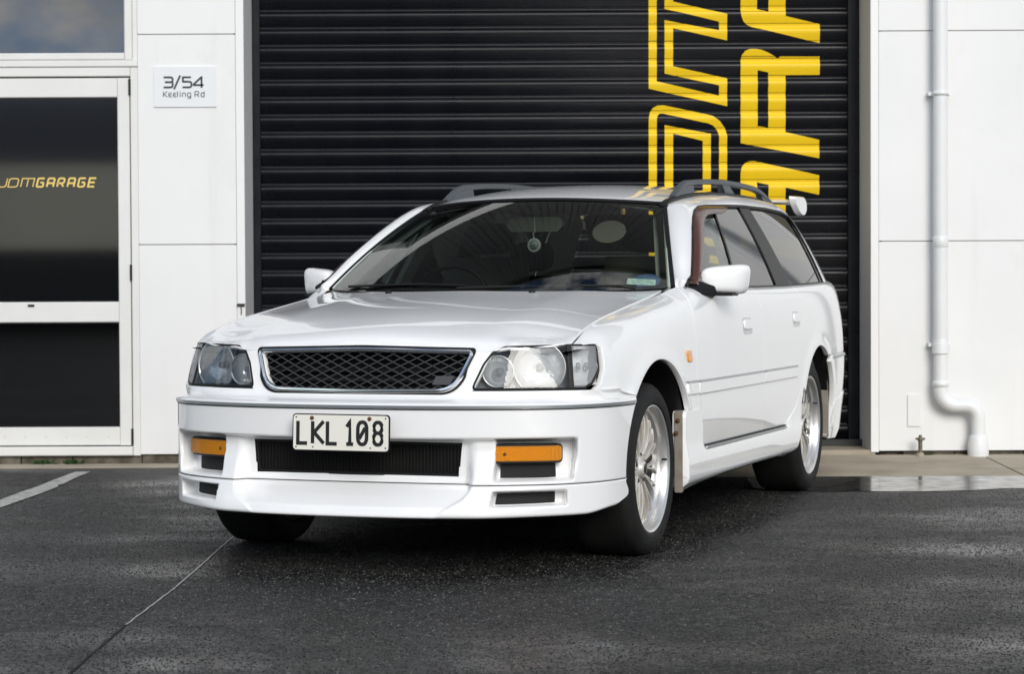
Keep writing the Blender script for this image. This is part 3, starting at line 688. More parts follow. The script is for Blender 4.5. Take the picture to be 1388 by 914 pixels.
mb = MB(); mb.bevbox((-3.132, -.004, wz(2.2305)), (-2.088, .1, wz(2.268)), .005, 'x'); mb.build('sill', FRAMEW, win)
mb = MB(); mb.bevbox((-2.163, .002, wz(2.2705)), (-2.119, .16, wz(3.275)), .006, 'z'); mb.build('frame', FRAMEW, win)
mb = MB(); mb.bevbox((-3.1, .002, wz(2.2705)), (-3.055, .16, wz(3.275)), .006, 'z'); mb.build('frame', FRAMEW, win)
for z0, z1 in ((2.2705, 2.310), (3.235, 3.275)):
    mb = MB(); mb.bevbox((-3.0545, .0035, wz(z0)), (-2.1635, .1, wz(z1)), .006, 'x'); mb.build('frame', FRAMEW, win)
mb = MB(); mb.add([(x, y + dy, z) for dy in (0, .006) for x, y, z in ((-3.055, .015, wz(2.31)), (-2.163, .015, wz(2.31)), (-2.163, .112, wz(3.235)), (-3.055, .112, wz(3.235)))], [(0, 1, 2, 3), (7, 6, 5, 4), (0, 4, 5, 1), (2, 6, 7, 3)]); mb.build('pane', PANEW, win)
mb = MB(); mb.bevbox((-2.118, .012, wz(2.27)), (-2.0885, .09, wz(3.275)), .003, 'z'); mb.build('cover_strip', FRAMEW, win)
mb = MB(); mb.box((-3.12, .3, .0), (-2.1, .32, 3.3)); part(mb, 'room_back', CLAD)
# ---------------------------------------------------------------- stroke lettering
RR_ = lambda pts, r: round_poly(pts, [0] + [r]*(len(pts)-2) + [0], 4)
GL = {
 '3': [RR_([(0,1),(.9,1),(.9,.52),(.12,.52)], .25), RR_([(.70,.52),(.9,.50),(.9,0),(0,0)], .25)],
 '/': [[(0,-.18),(.62,1.18)]],
 '5': [round_poly([(.85,1),(.05,1),(.05,.56),(.9,.56),(.9,0),(0,0)], [0,.03,.03,.25,.25,0], 4)],
 '4': [[(1.0,.22),(.02,.22),(.02,.30),(.78,1.0),(.80,1.0),(.80,-.05)]],
 'K': [[(0,0),(0,1)], [(.72,1),(.10,.50),(.74,0)]], 'e': [RR_([(.62,.72),(.05,.72),(.05,.0),(.62,0)], .3), [(.05,.37),(.55,.37)]],
 'l': [[(0,0),(0,1)]], 'i': [[(0,0),(0,.72)], [(0,.88),(0,1.0)]], 'n': [RR_([(0,0),(0,.72),(.6,.72),(.6,0)], .2)],
 'g': [RR_([(.6,.30),(.6,.0),(.02,0),(.02,.72),(.6,.72),(.6,-.28),(.05,-.28)], .16)], 'R': [RR_([(0,0),(0,1),(.72,1),(.72,.42),(.02,.42)], .22), [(.40,.42),(.74,0)]],
 'd': [RR_([(.6,.72),(.02,.72),(.02,0),(.6,0)], .22), [(.6,-.05),(.6,1.0)]],
 'J': [RR_([(.72,1),(.72,0),(0,0)], .25)], 'D': [RR_([(.0,0),(.0,1),(.75,1),(.75,0),(.0,0)], .25)], 'M': [[(0,0),(0,1),(1.0,1),(1.0,0)], [(.5,.0),(.5,.9)]],
 'G': [RR_([(.75,1),(0,1),(0,0),(.75,0),(.75,.5),(.35,.5)], .16)], 'A': [RR_([(0,0),(0,1),(.75,1),(.75,0)], .18), [(.04,.42),(.72,.42)]], 'E': [[(.75,1),(0,1),(0,0),(.75,0)], [(0,.5),(.7,.5)]],
 'L': [[(0,1),(0,0),(.62,0)]], '1': [[(.08,.78),(.32,.98),(.34,1.0),(.34,.0)], [(.06,0),(.62,0)]],
 '0': [rrect(0,0,.72,1,.30), [(.12,.25),(.60,.75)]], '8': [rrect(.02,.52,.68,1,.26), rrect(0,0,.70,.52,.27)],
}
for k in ('0', '8'): GL[k] = [l + [l[0]] if len(l) > 5 else l for l in GL[k]]
def text(name, s, x0, z0, h, adv, w, to3, m, parent, slant=0.0, sx=1.0, depth=.002):
    x = x0
    for ch in s:
        if ch != ' ':
            mb = MB(); stroke_mb(mb, [[(x + u*h*sx + slant*v*h, z0 + v*h) for u, v in l] for l in GL[ch]], w, to3, depth); mb.build(name, m, parent)
        x += adv[ch] if isinstance(adv, dict) else adv
# address sign
sg = empty('address_sign', (-1.822, WY - .004, 2.117), label='small white address plate lettered 3/54 Keeling Rd beside the glass door', cat='sign')
mb = MB(); mb.bevbox((-.175, -.004, -.113), (.175, .0035, .113), .0025, 'y'); mb.build('plate', SIGNM, sg)
t3 = lambda u, v, d: (u, -.0041 - d, v)
text('character', '3/54', -.119, -.003, .056, {'3': .058, '/': .047, '5': .062, '4': .06}, .0105, t3, SIGNT, sg)
text('character', 'Keeling', -.121, -.056, .030, {'K': .0285, 'e': .0255, 'l': .0145, 'i': .012, 'n': .029, 'g': .03}, .0040, t3, SIGNT, sg)
text('character', 'Rd', .055, -.056, .030, {'R': .034, 'd': .03}, .0042, t3, SIGNT, sg)
# gold lettering on the door pane
t3 = lambda u, v, d: (u, .0295 - d, v)
text('door_letter', 'JDM', -2.888, dz(1.563), .047, {'J': .062, 'D': .071, 'M': .07}, .0058, t3, PALEY, door, .25, 1.45, .0006)
text('door_letter', 'GARAGE', -2.666, dz(1.563), .047, .0578, .0098, t3, PALEY, door, .25, 1.0, .0006)
# ---------------------------------------------------------------- drainpipe, tap, small fittings
dp = empty('drainpipe', (2.39, 12.525, .0), label='white PVC drainpipe with a double elbow down the right wall', cat='drainpipe')
mb = MB(); mb.tube([(0, 0, .646), (0, 0, 1.60), (0, 0, 2.06), (0, 0, 3.55)], .0395, 28); mb.build('upper_pipe', PVC, dp)
path = [(0, 0, .645), (0, 0, .40)] + [(.085 - .085*math.cos(a), 0, .40 - .085*math.sin(a)) for a in np.linspace(.15, math.pi/2, 8)] + [(.135, 0, .315)] + [(.135 + .075*math.sin(a), 0, .240 + .075*math.cos(a)) for a in np.linspace(.15, math.pi/2, 8)] + [(.21, 0, .10)]
mb = MB(); mb.tube(path, .039, 28); mb.build('offset_bend', PVC, dp)
mb = MB(); mb.lathe([(.041, .03), (.045, .0), (.047, -.05)], (0, 0, .655), 'z', 28); mb.build('coupling', PVC, dp); mb = MB(); mb.lathe([(.039, .012), (.0445, .01), (.0445, -.02), (.039, -.022)], (0, 0, .44), 'z', 28); mb.build('coupling', PVC, dp)
mb = MB(); mb.lathe([(.0395, .0), (.0425, -.004), (.0425, -.06), (.0395, -.064)], (0, 0, 1.26), 'z', 28); mb.build('coupling', PVC, dp)
mb = MB(); mb.lathe([(.040, .150), (.046, .146), (.050, .125), (.0575, .095), (.0575, .02), (.056, .012)], (.21, 0, 0), 'z', 28); mb.lathe([(.0595, .055), (.0595, .049)], (.21, 0, 0), 'z', 28); mb.build('socket', PVC, dp)
for z in (2.054, .652):
    mb = MB(); mb.lathe([(.0402, .011), (.0445, .011), (.0445, -.011), (.0402, -.011)], (0, 0, z), 'z', 28); mb.bevbox((-.062, .02, z-.010), (-.030, .074, z+.010), .002, 'x'); mb.bevbox((.034, .02, z-.010), (.058, .074, z+.010), .002, 'x'); mb.build('bracket', PVC, dp)
OLDB = mat('weathered brass', (.20, .17, .115), .55, metal=.5, noise=(40, (.09, .08, .06), .8))
tp = empty('tap', (2.272, 12.50, .03), label='short weathered brass standpipe tap at the foot of the right wall', cat='tap')
mb = MB(); mb.tube([(0, 0, .012), (0, 0, .088)], .0115, 14); mb.build('standpipe', OLDB, tp)
mb = MB(); mb.lathe([(0, .024), (.018, .022), (.020, .0), (.021, -.02)], (0, 0, 0), 'z', 14); mb.build('base', CONC, tp)
mb = MB(); mb.lathe([(.0, .122), (.008, .121), (.010, .112), (.010, .106), (.016, .103), (.016, .090), (.0118, .086)], (0, 0, 0), 'z', 14); mb.tube([(-.026, 0, .1), (.026, 0, .1)], .0065, 10); mb.build('head', OLDB, tp)
cv = MB(); cv.bevbox((-.0375, -.004, -.089), (.0375, .004, .089), .003, 'y'); o = cv.build('cover_plate', WALLW); o.location = (2.256, WY - .0045, .283); tag(o, 'small painted-over cover plate low on the white wall above the tap', 'cover plate')
lt = empty('wall_latch', (-1.518, WY - .004, .893), label='small dark metal latch hanging on the jamb left of the roller door', cat='latch')
mb = MB(); mb.bevbox((-.022, -.014, -.005), (.022, -.0015, .008), .002, 'x'); mb.build('plate', DARKM, lt)
mb = MB(); mb.tube([(0, -.010, -.004), (.004, -.012, -.03), (.002, -.010, -.052)], .003, 8); mb.build('pin', OLDB, lt)
LEAF = mat('weed leaf', (.045, .10, .022), .6, noise=(30, (.03, .065, .02), .8))
def weed(name, x, y, z, w, n, h, label):
    mb = MB(); rr = random.Random(int(x*100))
    for _ in range(n):
        a = rr.uniform(0, 6.28); px = x + rr.uniform(-w, w); l = rr.uniform(.5, 1)*h; el = rr.uniform(.15, 1.2)
        d = Vector((math.cos(a)*math.cos(el), -abs(math.sin(a))*math.cos(el)*.6, math.sin(el))); s = d.cross(Vector((0, 0, 1))).normalized()*l*.28; p = Vector((px, y + rr.uniform(-.015, .01), z))
        mb.add([p, p + d*l*.5 + s, p + d*l - Vector((0, 0, l*.12)), p + d*l*.5 - s], [(0, 1, 2), (0, 2, 3)])
    o = mb.build(name, LEAF, fix=False); tag(o, label, 'weed')
weed('weed', -2.62, 12.575, -.002, .055, 60, .055, 'low green weed growing in the gap under the glass door, left clump')
weed('weed', -2.46, 12.575, -.002, .045, 50, .055, 'low green weed growing in the gap under the glass door, right clump')
weed('weed', 2.335, 12.59, .03, .025, 26, .03, 'tiny yellowish weed beside the foot of the brass tap')
# ---------------------------------------------------------------- across the yard, behind the camera: what the door glass mirrors
ob = empty('opposite_building', (0, -32, 0), label='long beige building with a dark roof across the yard, mirrored in the door glass', cat='building')
BEI = mat('beige render', (.78, .69, .52), .8, noise=(.4, (.70, .62, .47), .7))
mb = MB(); mb.box((-40, -8, 2.0), (30, 0, 4.2)); mb.build('wall', BEI, ob); mb = MB(); mb.box((-40, -7.9, 0), (30, -.3, 1.999)); mb.build('shopfront', CLAD, ob)
mb = MB(); mb.add([(-41, .05, 4.21), (31, .05, 4.21), (31, -3, 6.5), (-41, -3, 6.5), (31, -9, 4.21), (-41, -9, 4.21)], [(0, 1, 2, 3), (3, 2, 4, 5), (0, 3, 5), (1, 4, 2), (0, 5, 4, 1)]); mb.build('roof', mat('dark roof', (.03, .03, .035), .6), ob)
# ---------------------------------------------------------------- car materials
PAINT = mat('white car paint', (.87, .87, .865), .42, coat=1.0, spec=.4, coat_rough=.025)
BLK = mat('black plastic', (.011, .011, .012), .5, spec=.25); RUB = mat('black rubber seal', (.008, .008, .009), .5, spec=.25); DGREY = mat('dark grey rail plastic', (.075, .085, .095), .5)
CHR = mat('chrome', (.82, .83, .84), .12, metal=1.0); SATIN = mat('grey trim insert', (.36, .38, .39), .3, metal=.7)
PILB = mat('black pillar film', (.004, .004, .005), .35, spec=.10); VOID = mat('shade black', (.006, .006, .006), .8)
WSG = glass('windscreen glass', (.82, .86, .76), ior=1.52); SIDEG = glass('clear side glass', (.70, .80, .76), ior=1.52); PRIV = glass('privacy glass', (.10, .105, .105), ior=1.5)
LENS = glass('headlamp lens', (.93, .95, .96), ior=1.45, bump=(60, .05, .002)); FLUTE = glass('fluted lens', (.96, .97, .98), ior=1.45, diffuse=.20, dcol=(.85, .86, .87), wave=(38, .35, .004))
REFL = mat('lamp reflector', (.95, .95, .94), .13, metal=.4, bump=(22, .35, .02)); BEZ = mat('smoked lamp bezel', (.15, .16, .175), .35)
AMBER = glass('amber lens', (.97, .50, .02), ior=1.5, rough=.02, diffuse=.55, dcol=(.92, .34, .012), wave=(30, .5, .004)); MARK = mat('amber marker', (.80, .30, .012), .2, coat=.6)
REFLA = mat('indicator reflector', (.85, .80, .70), .3, metal=.7, bump=(120, .5, .004)); REDL = mat('red tail lens', (.42, .02, .02), .15, coat=.8)
TYRE = mat('tyre rubber', (.009, .009, .009), .7, spec=.3, noise=(9, (.018, .0175, .016), .6)); ALLOY = mat('silver alloy', (.72, .70, .66), .40, metal=.3, noise=(14, (.42, .37, .30), .6)); LIP = mat('polished rim lip', (.72, .72, .71), .34, metal=.8, noise=(20, (.6, .58, .55), .5))
BRONZE = mat('smoked brown visor', (.085, .034, .026), .2, spec=.35); TRIMI = mat('grey green cabin trim', (.52, .58, .54), .7); FABR = mat('grey cabin cloth', (.10, .105, .10), .9, bump=(200, .4, .003)); DASH = mat('dark dashboard', (.012, .012, .012), .75)
PLATEM = mat('number plate face', (.82, .80, .72), .3); PLATET = mat('number plate lettering', (.012, .012, .012), .4); RUST = mat('rust', (.11, .045, .015), .85)
GREYIN = mat('grimy inner flange', (.29, .265, .23), .7, noise=(18, (.22, .17, .12), .8)); HEADR = mat('light headrest cloth', (.78, .78, .75), .9); STK = mat('sticker', (.62, .80, .82), .5, noise=(55, (.30, .5, .56), .8)); STKB = mat('blue sticker', (.06, .12, .26), .4)
car = empty('station_wagon', (-.272, 8.512, 0), R(-19.71), label='white station wagon with black mesh grille and roof rails, parked before the roller door', cat='car')
def yzc(poly): return yz(list(poly) + [poly[0]])[:-1]
ZS = lambda y, z: side_w(np.asarray(y, float), np.asarray(z, float))
def yz(poly):
    """(y, z) outline on the body side -> (y, w)"""
    p = np.array(resample(poly, .015, False)); return list(zip(p[:, 0], side_w(p[:, 0], p[:, 1])))
def side_off(d):
    def F(a, b):
        e = 2e-3; P = side_pt(a, b); n = np.cross(side_pt(a+e, b) - side_pt(a-e, b), side_pt(a, b+e) - side_pt(a, b-e)); n /= np.linalg.norm(n, axis=-1)[..., None]
        n = np.where((n[..., :1] < 0), -n, n); return P + n*d
    return F
def arch(yc, R_, z0, z1, n=26):
    """arch outline from the front foot at height z0 over the top to the rear foot at z1"""
    a0 = math.asin((z0 - WZ)/R_); a1 = math.asin((z1 - WZ)/R_)
    return [(yc - R_*math.cos(a), WZ + R_*math.sin(a)) for a in np.linspace(a0, math.pi - a1, n)]
both = (1, -1)
# ---------------------------------------------------------------- bonnet, wings, doors, quarters
HF = lambda x, y: np.stack([x + 0*y, y + 0*x, hood_z(x, y)], -1)
xs_ = np.linspace(-.7040, .7040, 70)
cowl = lambda x: .272 + .352*np.minimum(np.abs(x)/.735, 1)**2.3
poly = [(x, hood_front_y(x) - .004) for x in xs_] + [(x, cowl(x) - .012) for x in xs_[::-1]]
hood = panel('bonnet', poly, HF, PAINT, car, .024, lip=.008, center=np.array([0, -.2, -2.]))
for x, y in ((-.322, .262), (.278, .262)):
    mb = MB(); z = float(hood_z(x, y)); mb.lathe([(0, .012), (.010, .010), (.013, .003), (.014, -.004)], (x, y, z), 'z', 14); mb.build('washer_jet', BLK, hood)
mb = MB(); x = np.linspace(-.75, .75, 41); c = cowl(x)
mb.grid([[(a, b - .030, .945 + .01*abs(a)), (a, b + .012, .958 + .012*abs(a)), (a, b + .10, .955)] for a, b in zip(x, c)]); mb.build('cowl', BLK, car)
wing = yz([(-.30, .5985)] + [(-.405*math.cos(a), WZ + .405*math.sin(a)) for a in np.linspace(math.asin((.5985-WZ)/.405), math.pi - math.asin((.515-WZ)/.405), 30)] + [(.54, .512), (.495, .62), (.500, .75), (.525, .86), (.560, .945)])
top = [(y, .0015) for y in np.linspace(.60, -.553, 60)]
lampback = yz([(-.553, .7915), (-.53, .791), (-.480, .791), (-.466, .775), (-.484, .70), (-.512, .650), (-.545, .6345), (-.50, .6), (-.31, .5985)])
for sd in both:
    w = panel('front_wing', wing + [(.585, .02)] + top + lampback, side_pt, PAINT, car, .018, lip=.02, side=sd)
    mo = panel('moulding', yzc([(.325, .575), (.482, .575), (.480, .613), (.325, .613)]), side_off(.010), PAINT, w, .02, lip=.012, side=sd, rnd=.004)
    panel('moulding_strip', yzc([(.326, .6165), (.480, .6165), (.480, .6235), (.326, .6235)]), side_off(.0085), SATIN, mo, .02, lip=.01, side=sd, rnd=.001)
    o = panel('side_marker', round_poly(yzc([(.372, .700), (.420, .700), (.414, .738), (.366, .738)]), .004, 2), side_off(.007), MARK, w, .008, lip=.008, side=sd, rnd=.003)
def side_mould(par, y0, y1, sd):
    mo = panel('moulding', yzc([(y0, .573), (y1, .573), (y1, .611), (y0, .611)]), side_off(.010), PAINT, par, .025, lip=.012, side=sd, rnd=.004)
    panel('moulding_strip', yzc([(y0, .6145), (y1, .6145), (y1, .6215), (y0, .6215)]), side_off(.0085), SATIN, mo, .03, lip=.01, side=sd, rnd=.001)
def handle(par, y0, y1, z0, z1, sd):
    y = (y0+y1)/2; F = side_off(.0015)
    p = yzc(round_poly([(y0, z0), (y1, z0), (y1, z1), (y0, z1)], .02, 4)); b = panel('handle_cup', p, F, mat_cup, par, .01, lip=.002, side=sd)
    q = yzc(round_poly([(y0+.012, z0+.022), (y1-.012, z0+.022), (y1-.012, z1-.012), (y0+.012, z1-.012)], .012, 4)); panel('handle_pull', q, side_off(.010), PAINT, b, .01, lip=.008, side=sd, rnd=.004)
mat_cup = mat('handle recess', (.50, .51, .515), .4, coat=.8)
d1 = yz([(.586, .362), (.552, .50), (.502, .62), (.507, .75), (.532, .86), (.568, .945)]) + [(.592, .012), (.64, .004)] + [(y, .003) for y in np.linspace(.66, 1.61, 40)] + yz([(1.612, .96), (1.598, .884), (1.580, .75), (1.572, .60), (1.570, .362)])
d2 = yz([(1.577, .362), (1.579, .60), (1.587, .75), (1.605, .884), (1.619, .96)]) + [(y, .003) for y in np.linspace(1.62, 2.44, 34)] + yz([(2.44, .95), (2.425, .85), (2.405, .75)] + [(2.72 - .418*math.cos(a), WZ + .418*math.sin(a)) for a in np.linspace(R(38), R(18), 8)] + [(2.24, .415), (2.12, .380), (2.02, .362)])
qp = [(y, .003) for y in np.linspace(2.447, 3.66, 50)] + yz([(3.675, .97), (3.69, .86), (3.69, .70), (3.68, .655)][0:0] + [(3.66, .985), (3.695, .90), (3.70, .74), (3.69, .652), (3.3, .650), (3.08, .650)] + [(2.72 + .385*math.cos(a), WZ + .385*math.sin(a)) for a in np.linspace(math.asin((.647-WZ)/.385) + .02, math.pi - math.asin((.50-WZ)/.385), 30)] + [(2.352, .52), (2.390, .67), (2.412, .75), (2.432, .85), (2.447, .95)])
for sd in both:
    a = panel('front_door', d1, side_pt, PAINT, car, .022, lip=.02, side=sd); side_mould(a, .505, 1.567, sd); handle(a, 1.232, 1.382, .786, .853, sd)
    b = panel('rear_door', d2, side_pt, PAINT, car, .022, lip=.02, side=sd); side_mould(b, 1.583, 2.225, sd); handle(b, 2.185, 2.325, .800, .868, sd)
    q = panel('quarter_panel', qp, side_pt, PAINT, car, .022, lip=.02, side=sd)
    panel('belt_strip', [(y, -.0) for y in np.linspace(.68, 3.25, 60)] + [(y, .008) for y in np.linspace(3.25, .68, 60)], side_off(.006), BLK, car, .03, lip=.012, side=sd)
    panel('tail_lamp', yzc(round_poly([(3.655, .72), (3.69, .72), (3.685, .945), (3.64, .945)], .02)), side_off(.006), REDL, car, .02, lip=.012, side=sd)
    rb_ = panel('rear_bumper', yzc([(3.07, .245), (3.30, .225), (3.60, .30), (3.71, .42), (3.715, .55), (3.69, .644), (3.3, .642), (3.075, .642)] + [(2.72 + .385*math.cos(a), WZ + .385*math.sin(a)) for a in np.linspace(R(52), R(1), 12)]), side_off(.004), PAINT, car, .022, lip=.02, side=sd)
    panel('bumper_strip', yzc([(3.09, .628), (3.69, .630), (3.69, .640), (3.09, .638)]), side_off(.0075), SATIN, rb_, .03, lip=.006, side=sd)
    panel('rear_skirt', yzc([(3.10, .23), (3.30, .222), (3.60, .298), (3.70, .40), (3.69, .455), (3.35, .425), (3.10, .405)]), side_off(.010), PAINT, rb_, .022, lip=.02, side=sd, rnd=.004)
    mb = MB(); mb.bevbox((.805, 3.070, .235), (.850, 3.084, .52), .003, 'y'); o = mb.build('wheel_flange', GREYIN, rb_, mirror=sd < 0)
# ---------------------------------------------------------------- side skirts
def skirt_pt(y, z):
    y = np.asarray(y, float); z = np.asarray(z, float)
    x = .876 + .012*sstep(.40, .30, z)*1.0 + .006*np.exp(-((y - .30)/.2)**2) + .004*np.exp(-((y-2.3)/.12)**2)
    x = x - .05*sstep(.265, .200, z)**2 - .016*sstep(.345, .372, z)*sstep(.56, .62, y)*sstep(2.12, 2.0, y)
    return np.stack([x, y + 0*z, z + 0*y], -1)
sk = round_poly([(.300, .203), (.300, .5095), (.540, .5095), (.556, .46), (.575, .366), (.70, .360), (1.90, .352), (2.08, .374), (2.21, .42), (2.318, .505), (2.336, .47), (2.322, .40), (2.28, .315), (2.20, .245), (2.07, .214), (1.9, .226), (1.4, .236), (.9, .238), (.60, .226), (.40, .207)], .02, 3)
for sd in both:
    s_ = panel('side_skirt', sk, skirt_pt, PAINT, car, .02, lip=.05, side=sd, rnd=.004)
    mb = MB(); mb.sweep([(.8745, y, .3655 - .004*(y-.6)) for y in np.linspace(.60, 2.01, 20)], [(-.004, -.0025), (.0045, -.0025), (.0045, .0025), (-.004, .0025)], (0, 0, 1)); mb.build('sill_shadow_strip', BLK, s_, mirror=sd < 0)
    mb = MB(); mb.sweep([(.8815, y, .357 - .004*(y-.6)) for y in np.linspace(.60, 2.00, 20)], [(-.003, -.0045), (.004, -.0045), (.004, .0045), (-.003, .0045)], (0, 0, 1)); mb.build('sill_bright_strip', SATIN, s_, mirror=sd < 0)
    fl = MB(); fl.bevbox((.838, .288, .205), (.868, .301, .515), .003, 'y'); fo = fl.build('wheel_flange', GREYIN, s_, mirror=sd < 0)
    for z in (.478, .43):
        mb = MB(); mb.lathe([(0, -.010), (.006, -.009), (.009, -.004), (.009, 0)], (.851 - (z < .45)*.007, .288, z), 'y', 10); mb.build('screw', RUST, fo, mirror=sd < 0)
mb = MB(); mb.grid([[(x, y, float(hood_z(x, max(y, float(hood_front_y(x)) + .03))) - .045) for y in np.linspace(-.60, .45, 16)] for x in np.linspace(-.74, .74, 15)]); mb.build('gap_dark_sheet', VOID, car)  # black sheet added under the bonnet so its shut gaps read dark
# ---------------------------------------------------------------- front bumper: one moulded skin with real recesses
def y_end(z):
    up = -np.sqrt(np.maximum(.405**2 - (z - WZ)**2, 0)); lowr = -.405 + .02*sstep(.31, .26, z) - .10*sstep(.255, .206, z)**2
    return np.where(z > .30, up, lowr)
_lt = np.linspace(0, _bl[-1], 400); _yt = spline(_bl, _BP[:, 1], _lt)
ROWS = [(.232, .10, 0), (.2215, .065, 0), (.213, .038, 0), (.2085, .020, 0), (.2085, .009, 0), (.212, .003, 0), (.217, 0, 0)]
ROWS += [(z, 0, 0) for z in np.arange(.222, .572, .0048)] + [(.574, 0, 0), (.580, .001, 0), (.5855, .004, 0), (.590, .009, 0), (.594, .017, 0), (.5975, .030, .05), (.602, .045, .2), (.608, .05, .45), (.6155, .05, .68), (.623, .05, .86), (.629, .04, .96), (.632, 0, 1.0)]
NL = 500; U_ = np.linspace(-1, 1, NL)
_ll = np.linspace(0, 7, 200); _lbx, _lby = spline(np.arange(8), _LB[:, 0], _ll), spline(np.arange(8), _LB[:, 1], _ll)
_ls = np.concatenate([[0], np.cumsum(np.hypot(np.diff(_lbx), np.diff(_lby)))]); _ls /= _ls[-1]
L1 = float(np.interp(-.42, _yt, _lt))
def bumper_row(z, inw, bl):
    le = float(np.interp(float(y_end(np.array(z))), _yt, _lt)); l = U_*le; a = np.abs(l)
    x, y, nx, ny = bplan(l); ax = np.abs(x)
    inw_ = inw * (1 if z > .3 else 1) * (np.where(a < L1, 1.0, 1 - .75*(a-L1)/max(le-L1, 1e-3)) if z > .5 else 1.0)
    # chin: stands out toward the bottom, fading to the corners
    P = .066*sstep(.36, .215, np.array(z))*(1 - sstep(.46, .74, ax))
    zz = np.full_like(x, z) + .022*sstep(.78, .865, ax)*float(sstep(.32, .215, np.array(z)))
    X = x - nx*inw_; Y = y - ny*inw_ - P
    u_ = .028*float(sstep(.477, .465, np.array(z))*sstep(.335, .44, np.array(z)))*sstep(.765, .745, ax)
    Y = Y + u_
    # mouth between the two pillars, running out into a ramp below
    xs = np.interp(z, [.20, .235, .27, .315, .34, .47], [.335, .372, .425, .452, .455, .455])
    yf = np.interp(z, [.205, .222, .243, .318, .336, .5], [-.951, -.946, -.937, -.808, -.796, -.790])
    yf = yf + (y + .885)*float(np.interp(z, [.25, .30, .326], [1.0, .75, 0]))
    m = sstep(0, .052 - .034*float(sstep(.33, .29, np.array(z))), xs - ax)*sstep(.4715, .4575, np.array(z))
    Y = np.where(yf > Y, Y*(1-m) + yf*m, Y)
    # fog-lamp pockets and slots
    p = sstep(.508, .518, ax)*sstep(.751, .736, ax)*sstep(.3265, .3345, np.array(z))*sstep(.474, .4635, np.array(z))
    q = sstep(.512, .520, ax)*sstep(.735, .715, ax)*sstep(.2425, .2495, np.array(z))*sstep(.2975, .2895, np.array(z))
    dpt = .084*p + .074*q
    Y = Y + dpt*.9; X = X - np.sign(x)*dpt*.22
    # shelf running back to the lamps
    if bl > 0:
        ff = np.minimum(a/L1, 1); t = np.interp(ff, _ls, _ll)*np.sign(l); T = lamp_pt(t, np.full_like(t, .632)); k = bl*np.clip((1 - (a - L1)/(le - L1)), 0, 1)
        X = X*(1-k) + T[:, 0]*k; Y = Y*(1-k) + T[:, 1]*k
        zz = np.where(a > L1, .5985*(a-L1)/(le-L1) + z*(1-(a-L1)/(le-L1)), zz) if z > .5985 else zz
    return np.stack([X, Y, zz], -1)
BR = [bumper_row(*r) for r in ROWS]
kz = [r[0] for r in ROWS]; ks = next(i for i in range(8, len(kz)) if kz[i] > .3145)
xm = np.abs(bplan(U_ * float(np.interp(-.40, _yt, _lt)))[0])
def keepmask(rows, r0):
    K = np.ones((len(rows)-1, NL-1), bool)
    for i in range(len(rows)-1):
        z = (kz[r0+i] + kz[r0+i+1])/2; ax = np.abs((BR[r0+i][:-1, 0] + BR[r0+i][1:, 0])/2)
        if r0 + i > 7:
            K[i] &= ~((z > .343) & (z < .4555) & (ax < .392 - (.455 - z)*.12))
    return K
for nm, r0, r1 in (('front_bumper', ks, len(ROWS)), ('chin_spoiler', 0, ks)):
    rows = BR[r0:r1]
    if nm == 'chin_spoiler':
        # close the seam with a small return lip
        last = rows[-1].copy(); mid = last.copy(); mid[:, 2] += .0012; ins = last.copy(); ins[:, 1] += .016; ins[:, 2] += .0014; rows = rows + [ins]
    else:
        f0 = rows[0].copy(); ins = f0.copy(); ins[:, 1] += .016; rows = [ins] + rows; r0 -= 1
    # roll the ends into the arch
    P = np.stack(rows)
    e0 = P[:, :1].copy(); e0[:, :, 0] += .03; e0[:, :, 1] += .004; e1 = P[:, -1:].copy(); e1[:, :, 0] -= .03; e1[:, :, 1] += .004
    K = keepmask(rows, r0) if nm == 'front_bumper' else np.ones((len(rows)-1, NL-1), bool)
    mb = MB(); mb.grid(P, smooth=True, keep=K, flip=False)
    mb.grid(np.concatenate([e0, P[:, :1]], 1), smooth=False); mb.grid(np.concatenate([P[:, -1:], e1], 1), smooth=False)
    ob_ = mb.build(nm, PAINT, car, fix=False)
    me = ob_.data; me.update()
    # face outwards
    c = np.array([me.polygons[len(me.polygons)//2].normal.y])
    if c[0] > 0: me.flip_normals()
    if nm == 'front_bumper': bumper = ob_
    else: chin = ob_
strip = [bumper_row(.5815, -.001, 0)[i] for i in range(2, NL-2, 3)]
mb = MB(); mb.sweep([tuple(p) for p in strip], [(-.004, -.0045), (.005, -.0045), (.005, .0045), (-.004, .0045)], (0, 0, 1)); mb.build('trim_strip', SATIN, bumper)
strip = [bumper_row(.5725, -.0003, 0)[i] for i in range(2, NL-2, 3)]
mb = MB(); mb.sweep([tuple(p) for p in strip], [(-.003, -.0018), (.0012, -.0018), (.0012, .0018), (-.003, .0018)], (0, 0, 1)); mb.build('trim_shadow', BLK, bumper)  # black line drawn below the trim strip as its shadow
